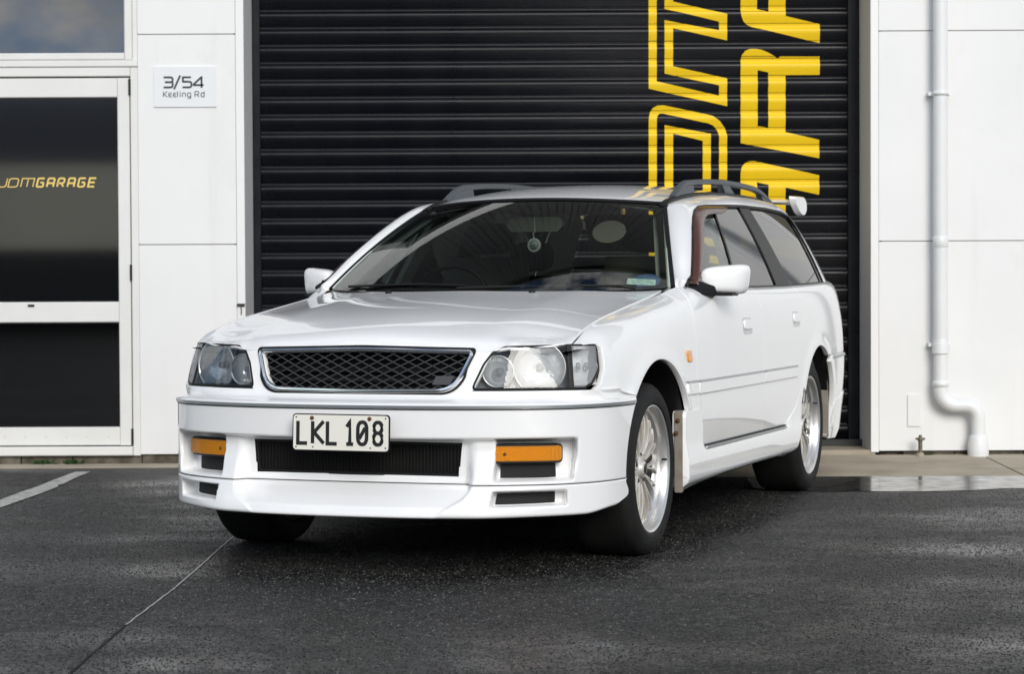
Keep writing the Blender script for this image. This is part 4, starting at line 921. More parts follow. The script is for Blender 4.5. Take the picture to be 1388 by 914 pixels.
# lower intake: expanded mesh behind the mouth
FL = lambda y0: (lambda x, z: np.stack([x + 0*z, y0 + .010*(np.asarray(x)/.4)**2 + 0*z, z + 0*x], -1))
out_ = [(-.402, .4575), (.402, .4575), (.394, .340), (-.394, .340)]
inn_ = [(-.386, .4505), (.386, .4505), (.377, .3475), (-.377, .3475)]
lg = panel('lower_grille', round_poly(out_, .02), FL(-.7965), BLK, bumper, .02, lip=.02, holes=[round_poly(inn_, .015)], out_dir=(0, -1, 0))
mb = MB(); 
for x in np.arange(-.39, .39, .0125):
    h = .448 if abs(x) < .385 else .44
    z = .346 + max(0, (abs(x) - .375)*4); mb.sweep([(x, -.778, z), (x, -.778, .452)], [(-.0016, -.002), (.0016, -.002), (.0016, .002), (-.0016, .002)], (0, 1, 0), cap=False)
for i, z in enumerate(np.arange(.3505, .452, .0085)):
    mb.sweep([(x, -.7775, z + (.0022 if k % 2 else -.0022)) for k, x in enumerate(np.arange(-.385, .386, .0125))], [(-.0014, -.0014), (.0014, -.0014), (.0014, .0014), (-.0014, .0014)], (0, 1, 0), cap=False)
o = mb.build('grille_mesh', mat('mesh', (.011, .0105, .010), .7, spec=.2), lg); o['kind'] = 'stuff'
mb = MB(); mb.box((-.41, -.745, .325), (.41, -.735, .475)); mb.build('radiator', VOID, lg)
for sd in both:
    A_ = AMBER
    def fogF(off):
        def F(a, z):
            x, y, nx, ny = bplan(np.asarray(a) ); return np.stack([x - nx*off, y - ny*off, z + 0*x], -1)
        return F
    l0, l1 = (float(np.interp(v, spline(_bl, _BP[:, 0], _lt[:330]), _lt[:330])) for v in (.516, .742))
    f_ = panel('fog_lamp', rrect(l0-.010, .3915, l1-.014, .4495, .012), fogF(.036), BLK, bumper, .012, lip=.03, side=sd, rnd=.004)
    panel('amber_lens', rrect(l0-.004, .3975, l1-.020, .4435, .009), fogF(.030), A_, f_, .012, lip=.006, side=sd, rnd=.003)
    panel('lamp_reflector', rrect(l0-.002, .3995, l1-.022, .4415, .008), fogF(.0335), REFLA, f_, .012, lip=.002, side=sd, rnd=.001)
    mb = MB(); x, y, nx, ny = bplan(np.array([l0 + .022])); mb.lathe([(0, -.006), (.004, -.005), (.006, 0)], (float(x[0]), float(y[0]) + .032, .420), 'y', 10); mb.build('screw', RUST, f_, mirror=sd < 0)
    panel('pocket_backing', [(l0+.020, .3355), (l1-.024, .3355), (l1-.028, .389), (l0+.022, .389)], fogF(.068), VOID, bumper, .02, lip=.006, side=sd)
    panel('slot_backing', [(l0+.020, .2525), (l1-.032, .2525), (l1-.032, .2855), (l0+.020, .2855)], (lambda F_: (lambda a, z: F_(a, z) + np.stack([0*a, -.066*sstep(.36, .215, z)*(1 - sstep(.46, .74, np.abs(F_(a, z)[..., 0]))), 0*a], -1)))(fogF(.060)), VOID, chin, .012, lip=.006, side=sd)
# ---------------------------------------------------------------- nose, grille
GO = round_poly([(-.352, .636), (0, .6315), (.352, .636), (.4035, .766), (0, .775), (-.4035, .766)], [.06, 0, .06, .018, 0, .018], 8)
def by_x(pts, off=0.0):
    """(x, z) on the grille plane -> t"""
    P = np.array(pts, float); t = np.interp(np.abs(P[:, 0]), spline(np.arange(8), _LB[:, 0], _ll), _ll)
    for _ in range(12):
        Q = lamp_pt(t, P[:, 1]); t = np.clip(t + (np.abs(P[:, 0]) - Q[:, 0])/.17, 0, 7)
    return list(zip(t*np.sign(P[:, 0]), P[:, 1]))
nose_o = by_x([(-.405, .626), (0, .619), (.405, .626), (.418, .640), (.452, .728), (.470, .7625), (.420, .7675), (0, .7795), (-.420, .7675), (-.470, .7625), (-.452, .728), (-.418, .640)])
NF = lambda t, z: lamp_pt(t, z)
gi = by_x([(x*.985, .702 + (z - .702)*.97) for x, z in resample(GO, .02)])
nose = panel('nose_panel', resample(nose_o, .1), NF, PAINT, car, .09, lip=.02, holes=[gi], out_dir=(0, -1, 0), asp=.25)
def ring(pts, off): return [tuple(q) for q in lamp_pt(*np.array(by_x(pts)).T, off)]
go = resample(GO, .012)
mb = MB(); mb.sweep(ring(go, .006), [(-.006, -.012), (-.006, .002), (-.004, .005), (.003, .0055), (.006, .002), (.006, -.012)], (0, -1, 0), closed=True, smooth=False); grille = mb.build('radiator_grille', CHR, car)
big = [(x*1.0 + np.sign(x)*.0095, z + (.009 if z > .70 else -.0125)) for x, z in go]
mb = MB(); mb.sweep(ring(big, .003), [(-.004, -.012), (.004, -.012), (.004, .003), (-.004, .003)], (0, -1, 0), closed=True); mb.build('gasket', RUB, grille)
mb = MB()
gi2 = np.array([(x*.985, .703 + (z-.703)*.96) for x, z in resample(GO, .02)])
CW, CH = .0585, .0270
for sgn in (1, -1):
    for k in range(-20, 21):
        pts = [(k*CW + sgn*(z - .703)*CW/CH, z) for z in np.linspace(.625, .785, 61)]
        run = []
        def flush():
            if len(run) > 2:
                P = ring(run, -.018 - .0015*sgn); mb.sweep(P, [(-.0014, -.004), (.0014, -.004), (.0014, .004), (-.0014, .004)], (0, -1, 0), cap=False)
        for p in pts:
            if inside(np.array([p[0]]), np.array([p[1]]), gi2)[0]: run.append(p)
            else: flush(); run = []
        flush()
o = mb.build('grille_mesh', mat('grille wire', (.045, .047, .05), .45), grille); o['kind'] = 'stuff'
mb = MB(); P = ring([(.272, .653), (.333, .653), (.348, .683), (.283, .683)], -.006); Q = ring([(.272, .653), (.333, .653), (.348, .683), (.283, .683)], -.016); mb.add(P + Q, [(0, 1, 2, 3), (7, 6, 5, 4)] + [(i, i+4, (i+1) % 4+4, (i+1) % 4) for i in range(4)]); mb.build('badge', mat('dark badge', (.045, .045, .05), .5), grille)
mb = MB(); 
for z in (.655, .69, .735): mb.box((-.38, -.64, z), (.38, -.61, z + .012))
mb.box((-.46, -.60, .60), (.46, -.59, .80)); mb.build('radiator', VOID, grille)
# ---------------------------------------------------------------- headlamps
HLo = round_poly([(2.02, .6385), (2.20, .7225), (2.365, .7625), (2.65, .7815), (4.80, .7865), (6.08, .7845), (5.88, .700), (5.46, .6555), (5.15, .6395), (4.55, .6385)], [.05, .02, .03, .05, 0, .16, .02, .02, .02, 0], 3)
def lampF(off): return lambda t, z: lamp_pt(t, z, off)
def inset(poly, s, dz_):
    P = np.array(poly); return [tuple(p) for p in P]
for sd in both:
    hl = panel('headlamp', resample(HLo, .25), lampF(-.075), BEZ, car, .18, lip=.01, side=sd, asp=.1, out_dir=(.2, -1, 0))
    mb = MB(); o3 = [tuple(p) for p in lamp_pt(*np.array(resample(HLo, .12)).T, -.004)]; i3 = [tuple(p) for p in lamp_pt(*np.array(resample(HLo, .12)).T, -.078)]
    mb.grid([o3 + o3[:1], i3 + i3[:1]], smooth=True); mb.build('lamp_box', BEZ, hl, mirror=sd < 0)
    mb = MB(); mb.sweep(o3, [(-.0036, -.006), (.0036, -.006), (.0036, .005), (-.0036, .005)], (0, -1, 0), closed=True); mb.build('lamp_seal', RUB, hl, mirror=sd < 0)
    mb = MB(); dv = [tuple(p) for p in lamp_pt(np.linspace(4.70, 4.78, 12), np.linspace(.640, .786, 12), -.002)]; mb.sweep(dv, [(-.0075, -.03), (.0075, -.03), (.0075, .004), (-.0075, .004)], (.3, -.95, 0)); mb.build('divider', RUB, hl, mirror=sd < 0)
    panel('lamp_lens', resample(round_poly([(2.06, .641), (2.22, .722), (2.385, .7600), (2.68, .7785), (4.73, .7845), (4.67, .641)], .02), .2), lampF(.0005), LENS, hl, .2, lip=.003, side=sd, asp=.1, out_dir=(.2, -1, 0), rnd=.001)
    panel('corner_lens', resample(round_poly([(4.78, .641), (4.84, .7845), (6.00, .782), (5.82, .702), (5.42, .658), (5.12, .642)], .02), .2), lampF(.0005), FLUTE, hl, .2, lip=.003, side=sd, asp=.1, out_dir=(.6, -1, 0), rnd=.001)
    for nm, c, r, tilt in (('main_reflector', (.617, -.637, .709), .087, 17), ('inner_reflector', (.484, -.688, .697), .0525, 10)):
        rot = Matrix.Rotation(R(tilt), 3, 'Z')
        mb = MB(); mb.lathe([(r+.004, -.004), (r+.004, .0), (r, -.003)] + [(r*math.sin(a), (1-math.cos(a))*0 + .052*math.cos(a)) for a in np.linspace(R(88), R(10), 12)], c, 'y', 48, rot=rot); mb.v = [(x, y, min(max(z, .644), .780)) for x, y, z in mb.v]; rf = mb.build(nm, REFL, hl, mirror=sd < 0)
        mb = MB(); mb.lathe([(r - .001, -.003), (r + .0015, -.006), (r + .0045, -.003), (r + .0045, .004)], c, 'y', 48, rot=rot); mb.v = [(x, y, min(max(z, .6435), .7805)) for x, y, z in mb.v]; mb.build('reflector_rim', LIP, rf, mirror=sd < 0)
        mb = MB(); mb.lathe([(0, .020), (.012, .021), (.013, .052)], c, 'y', 20, rot=rot); mb.build('bulb_shield', BEZ, rf, mirror=sd < 0)
        # moulded glass insert in front of the bowl
        mb = MB(); mb.lathe([(0, -.007)] + [(r*.985*math.sin(a), -.007*math.cos(a)) for a in np.linspace(.15, R(90), 9)], c, 'y', 48, rot=rot); mb.v = [(x, y, min(max(z, .6445), .7795)) for x, y, z in mb.v]; mb.build('lens_insert', FLUTE, rf, mirror=sd < 0)
    mb = MB(); tt = np.linspace(4.85, 6.15, 16); P = np.stack([lamp_pt(tt, np.full_like(tt, z), o_) for z, o_ in ((.648, -.016), (.665, -.040), (.70, -.050), (.74, -.050), (.768, -.036), (.781, -.014))]); mb.grid(P, smooth=True); mb.build('corner_reflector', REFL, hl, mirror=sd < 0)
    for z in (.705, .712):
        mb = MB(); c = lamp_pt(np.array([5.15 if z < .71 else 5.55]), np.array([.712]), -.028)[0]; mb.lathe([(0, -.014), (.007, -.012), (.009, .0), (.007, .012), (0, .014)], tuple(c), 'z', 14); mb.build('bulb', mat('bulb glass', (.25, .25, .25), .1, coat=1), hl, mirror=sd < 0)
# ---------------------------------------------------------------- greenhouse
WSF = lambda off: (lambda x, t: ws_pt(x, t, off))
wso = round_poly([(-.99, -.03), (-.5, -.03), (0, -.03), (.5, -.03), (.99, -.03), (.985, .5), (.985, .985), (0, .985), (-.985, .985), (-.985, .5)], [.06, 0, 0, 0, .06, 0, .13, 0, .13, 0], 6)
wsi = round_poly([(-.945, .006), (-.5, .010), (0, .010), (.5, .010), (.945, .006), (.945, .5), (.928, .945), (0, .955), (-.928, .945), (-.945, .5)], [.05, 0, 0, 0, .05, 0, .10, 0, .10, 0], 6)
ws = panel('windscreen', resample(wso, .05), WSF(0), WSG, car, .05, lip=.004, out_dir=(0, -.6, 1), rnd=.001)
panel('ceramic_band', resample(wso, .05), WSF(-.0055), RUB, ws, .045, lip=.001, holes=[resample(wsi, .05)], out_dir=(0, -.6, 1), rnd=.0005)
edge = [tuple(ws_pt(np.array(a), np.array(b), .002)) for a, b in [(.995, t) for t in np.linspace(-.03, .955, 24)] + [(.985 - .02*k, .985 + .008*min(k, 1)) for k in range(0, 100)] + [(-.995, t) for t in np.linspace(.955, -.03, 24)]]
mb = MB(); mb.sweep(edge, [(-.009, -.006), (.009, -.006), (.009, .003), (.004, .006), (-.004, .006), (-.009, .003)], (0, -.5, .87)); mb.build('windscreen_seal', RUB, ws)
def rowroof(fx, s):
    y0 = 1.072 + .186*np.abs(fx*.515/.534)**2.2; y = y0 + (3.47 - y0)*s; x = fx*.512*(1 - .06*sstep(.8, 1, s)); return (x, y, roof_z(x, y) - .004*sstep(.02, 0, s))
P = [[tuple(float(v) for v in rowroof(fx, s)) for s in np.concatenate([[0, .004, .012], np.linspace(.03, 1, 36)])] for fx in np.linspace(-1, 1, 41)]
mb = MB(); mb.grid(P, smooth=True); rw = P[0]
rf_ = mb.build('roof', PAINT, car)
def ditch(y): return .529 - .03*sstep(2.8, 3.45, y)
ys_ = np.linspace(1.245, 3.42, 40)
GLP = lambda y, z, o=0.0: np.array([float(glass_x(y, z)) + o, y, z])
# white frame: windscreen pillar, cant rail and D-pillar in one strip
I_ = [ws_pt(1.006, t, .001) for t in (-.04, .12, .3, .5, .7, .85, .97)] + [np.array([.546, y, float(roof_z(.535, y)) - .004]) for y in (1.32, 1.45, 1.8, 2.2, 2.7)] + [np.array([.538, 3.05, float(roof_z(.525, 3.05)) - .004]), np.array([.528, 3.32, 1.366]), np.array([.545, 3.45, 1.325]), np.array([.605, 3.545, 1.22]), np.array([.66, 3.62, 1.10]), np.array([.70, 3.66, 1.008])]
Oy = [(.615, .985), (.735, 1.025), (.835, 1.090), (.945, 1.155), (1.065, 1.222), (1.165, 1.270), (1.255, 1.302), (1.345, 1.3205), (1.455, 1.3275), (1.80, 1.340), (2.20, 1.351), (2.70, 1.354), (3.02, 1.347), (3.165, 1.330), (3.205, 1.285), (3.235, 1.18), (3.262, 1.08), (3.285, 1.0)]
O_ = [GLP(y, z, .006) for y, z in Oy]
k = np.arange(len(I_)); kk = np.linspace(0, len(I_)-1, 110)
If = np.stack([pchip(k, [p[c] for p in I_], kk) for c in range(3)], -1); Of = np.stack([pchip(k, [p[c] for p in O_], kk) for c in range(3)], -1)
cols = []
for q in np.linspace(0, 1, 9):
    p = If*(1-q) + Of*q; d = Of - If; n = np.cross(np.gradient(p, axis=0), d); n /= np.linalg.norm(n, axis=1)[:, None]; n = np.where((n[:, :1] < 0), -n, n)
    cols.append(p + n*(.018*4*q*(1-q))*np.minimum(1, np.linalg.norm(d, axis=1)/.09)[:, None])
inn = Of - np.array([.018, 0, 0]); P = np.stack(cols + [inn], 0)
mb = MB(); mb.grid(P, smooth=True); 
for sd in both: mb.build('window_frame', PAINT, car, mirror=sd < 0)
GF = lambda off: (lambda y, z: np.stack([glass_x(y, z) + off, y + 0*z, z + 0*y], -1))
PANES = [('front_door_glass', SIDEG, [(.665, .985), (.745, 1.020), (.845, 1.085), (.955, 1.15), (1.075, 1.217), (1.175, 1.265), (1.265, 1.297), (1.355, 1.3155), (1.60, 1.325), (1.575, 1.29), (1.432, 1.06), (1.412, .985)]),
 ('rear_door_glass', PRIV, [(1.445, .985), (1.462, 1.06), (1.605, 1.29), (1.635, 1.328), (2.128, 1.345), (2.13, 1.30), (2.155, .985)]),
 ('quarter_glass', PRIV, [(2.430, .985), (2.325, 1.30), (2.315, 1.3485), (2.70, 1.351), (3.01, 1.344), (3.155, 1.327), (3.195, 1.283), (3.225, 1.18), (3.252, 1.08), (3.272, .985)])]
for sd in both:
    for nm, mm, pl in PANES: panel(nm, pl, GF(-.004), mm, car, .05, lip=.004, side=sd, rnd=.001)
    panel('centre_pillar', [(1.412, .98), (1.432, 1.06), (1.577, 1.29), (1.602, 1.329), (1.632, 1.330), (1.603, 1.29), (1.459, 1.06), (1.440, .98)], GF(.001), PILB, car, .04, lip=.01, side=sd)
    panel('rear_pillar', [(2.148, .98), (2.122, 1.30), (2.12, 1.345), (2.322, 1.3505), (2.333, 1.30), (2.438, .98)], GF(.003), PILB, car, .04, lip=.012, side=sd)
    # rubber round the openings
    sl = [tuple(GLP(y, z, .002)) for y, z in resample(Oy[:14] + Oy[14:], .05, False)]
    mb = MB(); mb.sweep(sl, [(-.009, -.003), (.003, -.003), (.003, .006), (-.009, .006)], (1, 0, .5)); mb.build('window_seal', RUB, car, mirror=sd < 0)
    # smoked rain visor along the front and top of the front door glass
    vo = [(.640, .998), (.735, 1.031), (.835, 1.096), (.945, 1.161), (1.065, 1.228), (1.165, 1.276), (1.255, 1.307), (1.345, 1.325), (1.46, 1.332), (1.62, 1.337), (1.76, 1.340)]
    vi = [(.735, .990), (.80, 1.012), (.895, 1.070), (1.0, 1.128), (1.115, 1.190), (1.21, 1.243), (1.285, 1.271), (1.365, 1.289), (1.47, 1.297), (1.62, 1.303), (1.74, 1.315)]
    P = [[tuple(GLP(y, z, .010)) for y, z in vo], [tuple(GLP(y*.75 + a*.25, z*.75 + c*.25, .028)) for (y, z), (a, c) in zip(vo, vi)], [tuple(GLP(y*.3 + a*.7, z*.3 + c*.7, .030)) for (y, z), (a, c) in zip(vo, vi)], [tuple(GLP(y, z, .022)) for y, z in vi], [tuple(GLP(y, z, .018)) for y, z in vi]]
    mb = MB(); mb.grid(P, smooth=True); mb.build('rain_visor', BRONZE, car, mirror=sd < 0)
    # roof ditch strip and rail
    mb = MB(); dp_ = [tuple(ws_pt(1.0, .93, .006) + np.array([-.006, 0, 0])), tuple(ws_pt(.985, .985, .004))] + [(float(ditch(y)), y, float(roof_z(ditch(y), y)) + .003) for y in ys_[1:]]
    mb.sweep(dp_, [(-.017, -.008), (.017, -.008), (.017, .002), (.010, .005), (-.010, .005), (-.017, .002)], (0, 0, 1)); mb.build('roof_ditch_strip', BLK, car, mirror=sd < 0)
    rz = lambda y: float(roof_z(ditch(y), y))
    mb = MB(); path = [(.523, 1.40, rz(1.40) + .004), (.523, 1.47, rz(1.47) + .026), (.522, 1.545, rz(1.545) + .046), (.521, 1.63, rz(1.63) + .054)] + [(.520, y, rz(y) + .052 + .004*math.sin((y-1.63)/1.35*math.pi)) for y in np.linspace(1.72, 2.86, 12)] + [(.516, 2.98, rz(2.98) + .048), (.512, 3.12, rz(3.12) + .034), (.508, 3.26, rz(3.26) + .012), (.506, 3.33, rz(3.33) + .0)]
    path = [tuple(p) for p in np.stack([pchip(np.arange(len(path)), [p[c] for p in path], np.linspace(0, len(path)-1, 70)) for c in range(3)], -1)]
    mb.sweep(path, [(-.016, -.009), (-.012, -.012), (.012, -.012), (.016, -.009), (.016, .006), (.009, .012), (-.009, .012), (-.016, .006)], (0, 0, 1), smooth=False); rail = mb.build('roof_rail', DGREY, car, mirror=sd < 0)
    for ya, yb, yc, yd in ((1.37, 1.715, 1.50, 1.70), (2.28, 2.46, 2.22, 2.34), (3.08, 3.36, 3.02, 3.16)):
        mb = MB(); V = []
        for xx in (-.017, .017):
            x = .520 if ya < 2 else .519 if ya < 3 else .509
            V += [(x+xx, ya, rz(ya) - .004), (x+xx, yb, rz(yb) - .004), (x+xx*.8, yd, rz(yd) + (.050 if ya < 3 else .026)), (x+xx*.8, yc, rz(yc) + (.034 if ya < 2 else .045))]
        mb.add(V, [(0, 1, 2, 3), (7, 6, 5, 4)] + [(i, i+4, (i+1) % 4 + 4, (i+1) % 4) for i in range(4)]); mb.build('rail_foot', DGREY, rail, mirror=sd < 0)
# rear: tailgate skin, glass, bumper back, spoiler
mb = MB(); P = [[(x, 3.70 + .05*(1 - (x/.70)**2) - .02*(z - .6)**2 - (.0 if z < 1 else 0), z) for x in np.linspace(-.70, .70, 15)] for z in np.linspace(.60, 1.01, 8)]; mb.grid(P, smooth=True); tg_ = mb.build('tailgate', PAINT, car)
mb = MB(); P = [[(x*(.70 - .16*q), 3.70 + .045*(1 - x*x) - .24*q - .03*math.sin(q*3.1)*-1, 1.01 + .355*q) for x in np.linspace(-1, 1, 13)] for q in np.linspace(0, 1, 8)]; mb.grid(P, smooth=True); mb.build('tailgate_glass', glass('tail glass', (.55, .58, .56), ior=1.5), tg_)
mb = MB(); P = [[(x, 3.70 + .075*(1 - (x/.74)**2) - .08*max(0, .42 - z), z) for x in np.linspace(-.74, .74, 17)] for z in (.30, .36, .44, .55, .62, .645)]; mb.grid(P, smooth=True); mb.build('bumper_back', PAINT, car)
mb = MB(); af = [(3.40, 1.455), (3.44, 1.468), (3.52, 1.474), (3.62, 1.472), (3.68, 1.466), (3.62, 1.455), (3.52, 1.446), (3.44, 1.444)]
for k in range(13): pass
V = [[(x, y, z - .012*(x/.6)**2 - .03) for y, z in af] for x in np.linspace(-.585, .585, 13)]
mb.grid([v + v[:1] for v in V], smooth=True); spo = mb.build('spoiler', PAINT, car)
for sd in both:
    mb = MB(); o_ = round_poly([(3.36, 1.446), (3.60, 1.452), (3.665, 1.42), (3.665, 1.375), (3.60, 1.345), (3.50, 1.360), (3.40, 1.405)], .035, 4)
    n = len(o_); V = [(.586, y, z) for y, z in o_] + [(.602, y, z) for y, z in o_] + [(.6, 3.55 + (y - 3.55)*1, z) for y, z in o_]
    V = [(.588, y, z) for y, z in o_] + [(.618, 3.53 + (y-3.53)*.93, 1.40 + (z-1.40)*.9) for y, z in o_]
    mb.add(V, [tuple(range(n)), tuple(range(2*n-1, n-1, -1))]); mb.add(V, [(i, i+n, (i+1) % n+n, (i+1) % n) for i in range(n)], True); mb.build('end_plate', PAINT, spo, mirror=sd < 0)
for sd in both:
    mb = MB(); mb.bevbox((.33, 3.43, 1.37), (.37, 3.52, 1.425), .004, 'z'); mb.build('spoiler_foot', PAINT, spo, mirror=sd < 0)
# ---------------------------------------------------------------- mirrors
for sd in both:
    mb = MB(); C = Vector((.889, .868, 1.014))
    NU, NV = 28, 20; P = []
    for i in range(NV+1):
        ph = -math.pi/2 + math.pi*i/NV; row = []
        for j in range(NU):
            th = 2*math.pi*j/NU; sp = lambda v, p: math.copysign(abs(v)**p, v)
            x = .090*sp(math.cos(ph), .42)*sp(math.cos(th), .55); y = .062*sp(math.cos(ph), .7)*sp(math.sin(th), .85); z = .057*sp(math.sin(ph), .50)
            z *= 1 + .16*(-x/.104) * -1; x += .018*(z/.058)*.4; y += .05*(x/.09)
            if y > .045: y = .045 + .2*(y - .045)
            row.append((C.x + x, C.y + y, C.z + z))
        P.append(row + row[:1])
    mb.grid(P, smooth=True); mir = mb.build('door_mirror', PAINT, car, mirror=sd < 0)
    mb = MB(); mb.add([(.792, .66, .955), (.790, .66, 1.02), (.792, .80, 1.02), (.806, .80, .955), (.868, .80, .950), (.868, .80, .985), (.868, .90, .985), (.868, .90, .950), (.80, .70, .950), (.93, .84, .957), (.93, .90, .957)], [(0, 1, 5, 4), (1, 2, 6, 5), (0, 4, 7, 3), (3, 7, 6, 2), (4, 5, 6, 7)])
    mb.bevbox((.80, .80, .948), (.935, .900, .963), .005, 'x'); mb.build('mirror_arm', BLK, mir, mirror=sd < 0)
    mb = MB(); mb.bevbox((.83, .915, .975), (.962, .919, 1.055), .02, 'y'); mb.build('mirror_glass', CHR, mir, mirror=sd < 0)
# ---------------------------------------------------------------- wipers
for pts in ([(-.05, .318, .986), (.15, .335, .992), (.45, .435, .995), (.62, .535, .994)], [(-.60, .52, .995), (-.45, .425, .999), (-.20, .345, 1.004), (.0, .325, .996)]):
    mb = MB(); mb.tube([(p[0], p[1] - .012, p[2] - .003) for p in pts], [.006, .005, .004, .003], 8); w = mb.build('wiper', BLK, car)
    mb = MB(); mb.sweep([(p[0], p[1] - .004, p[2] - .012) for p in pts[1:]], [(-.003, -.005), (.003, -.005), (.003, .005), (-.003, .005)], (0, 0, 1)); mb.build('blade', RUB, w)
# ---------------------------------------------------------------- number plate
pl = MB(); PR = rrect(-.1825, -.065, .1825, .065, .013); n = len(PR)
pl.add([(x, 0, z) for x, z in PR] + [(x, .006, z) for x, z in PR], [tuple(range(n)), tuple(range(2*n-1, n-1, -1))] + [(i, i+n, (i+1) % n+n, (i+1) % n) for i in range(n)])
plate = pl.build('number_plate', RUB, car); plate.scale = (.98, 1, .98); plate.location = (.004, -.936, .494); plate.rotation_euler = (R(-2), R(.25), R(1.0))
pl = MB(); PR = rrect(-.1785, -.061, .1785, .061, .011); n = len(PR); pl.add([(x, -.0018, z) for x, z in PR] + [(x, .001, z) for x, z in PR], [tuple(range(n)), tuple(range(2*n-1, n-1, -1))] + [(i, i+n, (i+1) % n+n, (i+1) % n) for i in range(n)]); pl.build('face', PLATEM, plate)
t3 = lambda u, v, d: (u, -.0018 - d, v)
text('character', 'LKL', -.161, -.0385, .077, .056, .0128, t3, PLATET, plate, sx=.74, depth=.0012)
text('character', '108', .0195, -.0385, .077, {'1': .0455, '0': .0588, '8': .05}, .0128, t3, PLATET, plate, sx=.60, depth=.0012)
for x, z in ((-.108, .050), (.108, .050)):
    mb = MB(); mb.lathe([(0, -.0055), (.005, -.005), (.0075, -.002), (.0075, 0)], (x, -.0018, z), 'y', 12); mb.build('bolt', RUST, plate)
for x, z in ((-.168, -.052), (-.104, -.051), (.112, -.051), (.168, -.050), (-.168, .052), (.168, .052)):
    mb = MB(); mb.lathe([(0, -.0006), (.0028, -.0005), (.003, 0)], (x, -.0019, z), 'y', 10); mb.build('hole', BLK, plate)
mb = MB(); mb.box((-.12, .006, -.03), (.12, .075, .03)); mb.build('bracket', BLK, plate)
# ---------------------------------------------------------------- wheels
def make_wheel():
    w = MB(); rr, cw = .317, .225
    prof = [(.236, .002), (.240, .006), (.252, .0075), (.272, .0075), (.292, .002), (.305, -.008), (.3135, -.018), (.3165, -.034), (.317, -.06), (.317, -.165), (.3165, -.191), (.3135, -.207), (.305, -.221), (.272, -.236), (.240, -.230), (.236, -.225)]
    w.lathe(prof, (0, 0, 0), 'x', 72); wheel = w.build('wheel', TYRE, car)
    t = MB(); 
    for h in (-.045, -.082, -.143, -.18): t.lathe([(.3172, h + .004), (.3145, h + .002), (.3145, h - .002), (.3172, h - .004)], (0, 0, 0), 'x', 60)
    for r_ in (.262, .286): t.lathe([(r_ - .0015, .0072 - (r_ > .27)*.004), (r_, .0088 - (r_ > .27)*.004), (r_ + .0015, .0066 - (r_ > .27)*.004)], (0, 0, 0), 'x', 60)
    t.build('tyre_ribs', TYRE, wheel)
    l = MB(); l.lathe([(.225, -.004), (.231, .001), (.2345, .002), (.2365, -.001), (.2365, -.008), (.230, -.010)], (0, 0, 0), 'x', 72); l.lathe([(.226, -.004), (.221, -.010), (.2185, -.030), (.214, -.046), (.205, -.050), (.203, -.060)], (0, 0, 0), 'x', 72); l.build('rim_lip', LIP, wheel)
    bb = MB(); bb.lathe([(.206, -.055), (.203, -.12), (.210, -.215), (.232, -.225)], (0, 0, 0), 'x', 64); bb.build('barrel', mat('shaded barrel', (.10, .095, .085), .6), wheel); bd = MB(); bd.lathe([(0, -.135), (.208, -.135)], (0, 0, 0), 'x', 40); bd.build('shade_disc', VOID, wheel)  # barrel darkened and black disc added as the shade behind the spokes
    d = MB(); d.lathe([(.0, -.100), (.155, -.100), (.160, -.108), (.160, -.13)], (0, 0, 0), 'x', 48); d.build('brake_disc', mat('brake', (.045, .04, .036), .55, metal=.5), wheel)
    sp = MB(); NS = 12
    for k in range(NS):
        a0 = 2*math.pi*k/NS
        for s in (-1, 1):
            pts = []
            for q in np.linspace(0, 1, 9):
                r_ = .058 + .154*q; a = a0 + s*(.035 + .120*q**1.25); h = -.050 + .012*math.sin(q*math.pi*.75) - .012*q**3 + .003
                pts.append((h, r_*math.cos(a), r_*math.sin(a)))
            sp.sweep(pts, [(-.0034, -.010), (.0034, -.010), (.0034, .005), (.0018, .0068), (-.0018, .0068), (-.0034, .005)], (1, 0, 0), cap=True)
    sp.build('spokes', ALLOY, wheel)
    hb = MB(); hb.lathe([(.0, -.026), (.020, -.026), (.027, -.030), (.029, -.036), (.030, -.045), (.052, -.043), (.070, -.047), (.076, -.054), (.077, -.075)], (0, 0, 0), 'x', 40); hb.build('hub', ALLOY, wheel)
    cpp = MB(); cpp.lathe([(.0, -.0235), (.019, -.0245), (.0205, -.028)], (0, 0, 0), 'x', 24); cpp.build('centre_cap', DARKM, wheel)
    for k in range(5):
        a = 2*math.pi*k/5 + .3; mb = MB(); mb.tube([(-.058, .054*math.cos(a), .054*math.sin(a)), (-.0415, .054*math.cos(a), .054*math.sin(a))], .009, 6, smooth=False); mb.build('wheel_nut', DARKM, wheel)
    va = MB(); va.tube([(-.02, .20, .02), (.0, .198, .02)], .004, 8); va.build('valve', BLK, wheel)
    return wheel
w0 = make_wheel(); first = True
for x, y, rot in ((.833, 0, 0), (.833, WB, .4), (-.833, 0, 1.1), (-.833, WB, 2.0)):
    o = w0 if first else copy_tree(w0, car); first = False
    o.location = (x, y, WZ); o.rotation_euler = (rot, 0, math.pi if x < 0 else 0)
# arch liners, underbody
for sd in both:
    for yc, Rr in ((0, .402), (WB, .382)):
        mb = MB(); an = np.linspace(R(-8), R(188), 30)
        P = [[(x, yc + (Rr + (0 if x > .5 else .02))*math.cos(a), WZ + Rr*math.sin(a)) for a in an] for x in (.852 if yc < 1 else .848, .80, .5)]; mb.grid(P, smooth=True)
        mb.add([(.5, yc + Rr*math.cos(a), WZ + Rr*math.sin(a)) for a in an], [tuple(range(len(an)))]); mb.build('arch_liner', BLK, car, mirror=sd < 0, fix=False)
mb = MB(); mb.box((-.78, .45, .20), (.78, 2.25, .40)); mb.box((-.48, -.62, .21), (.48, .4499, .60)); mb.box((-.48, 2.2501, .26), (.48, 3.1, .62)); mb.box((-.66, 3.12, .28), (.66, 3.66, .60)); mb.build('underbody', VOID, car)
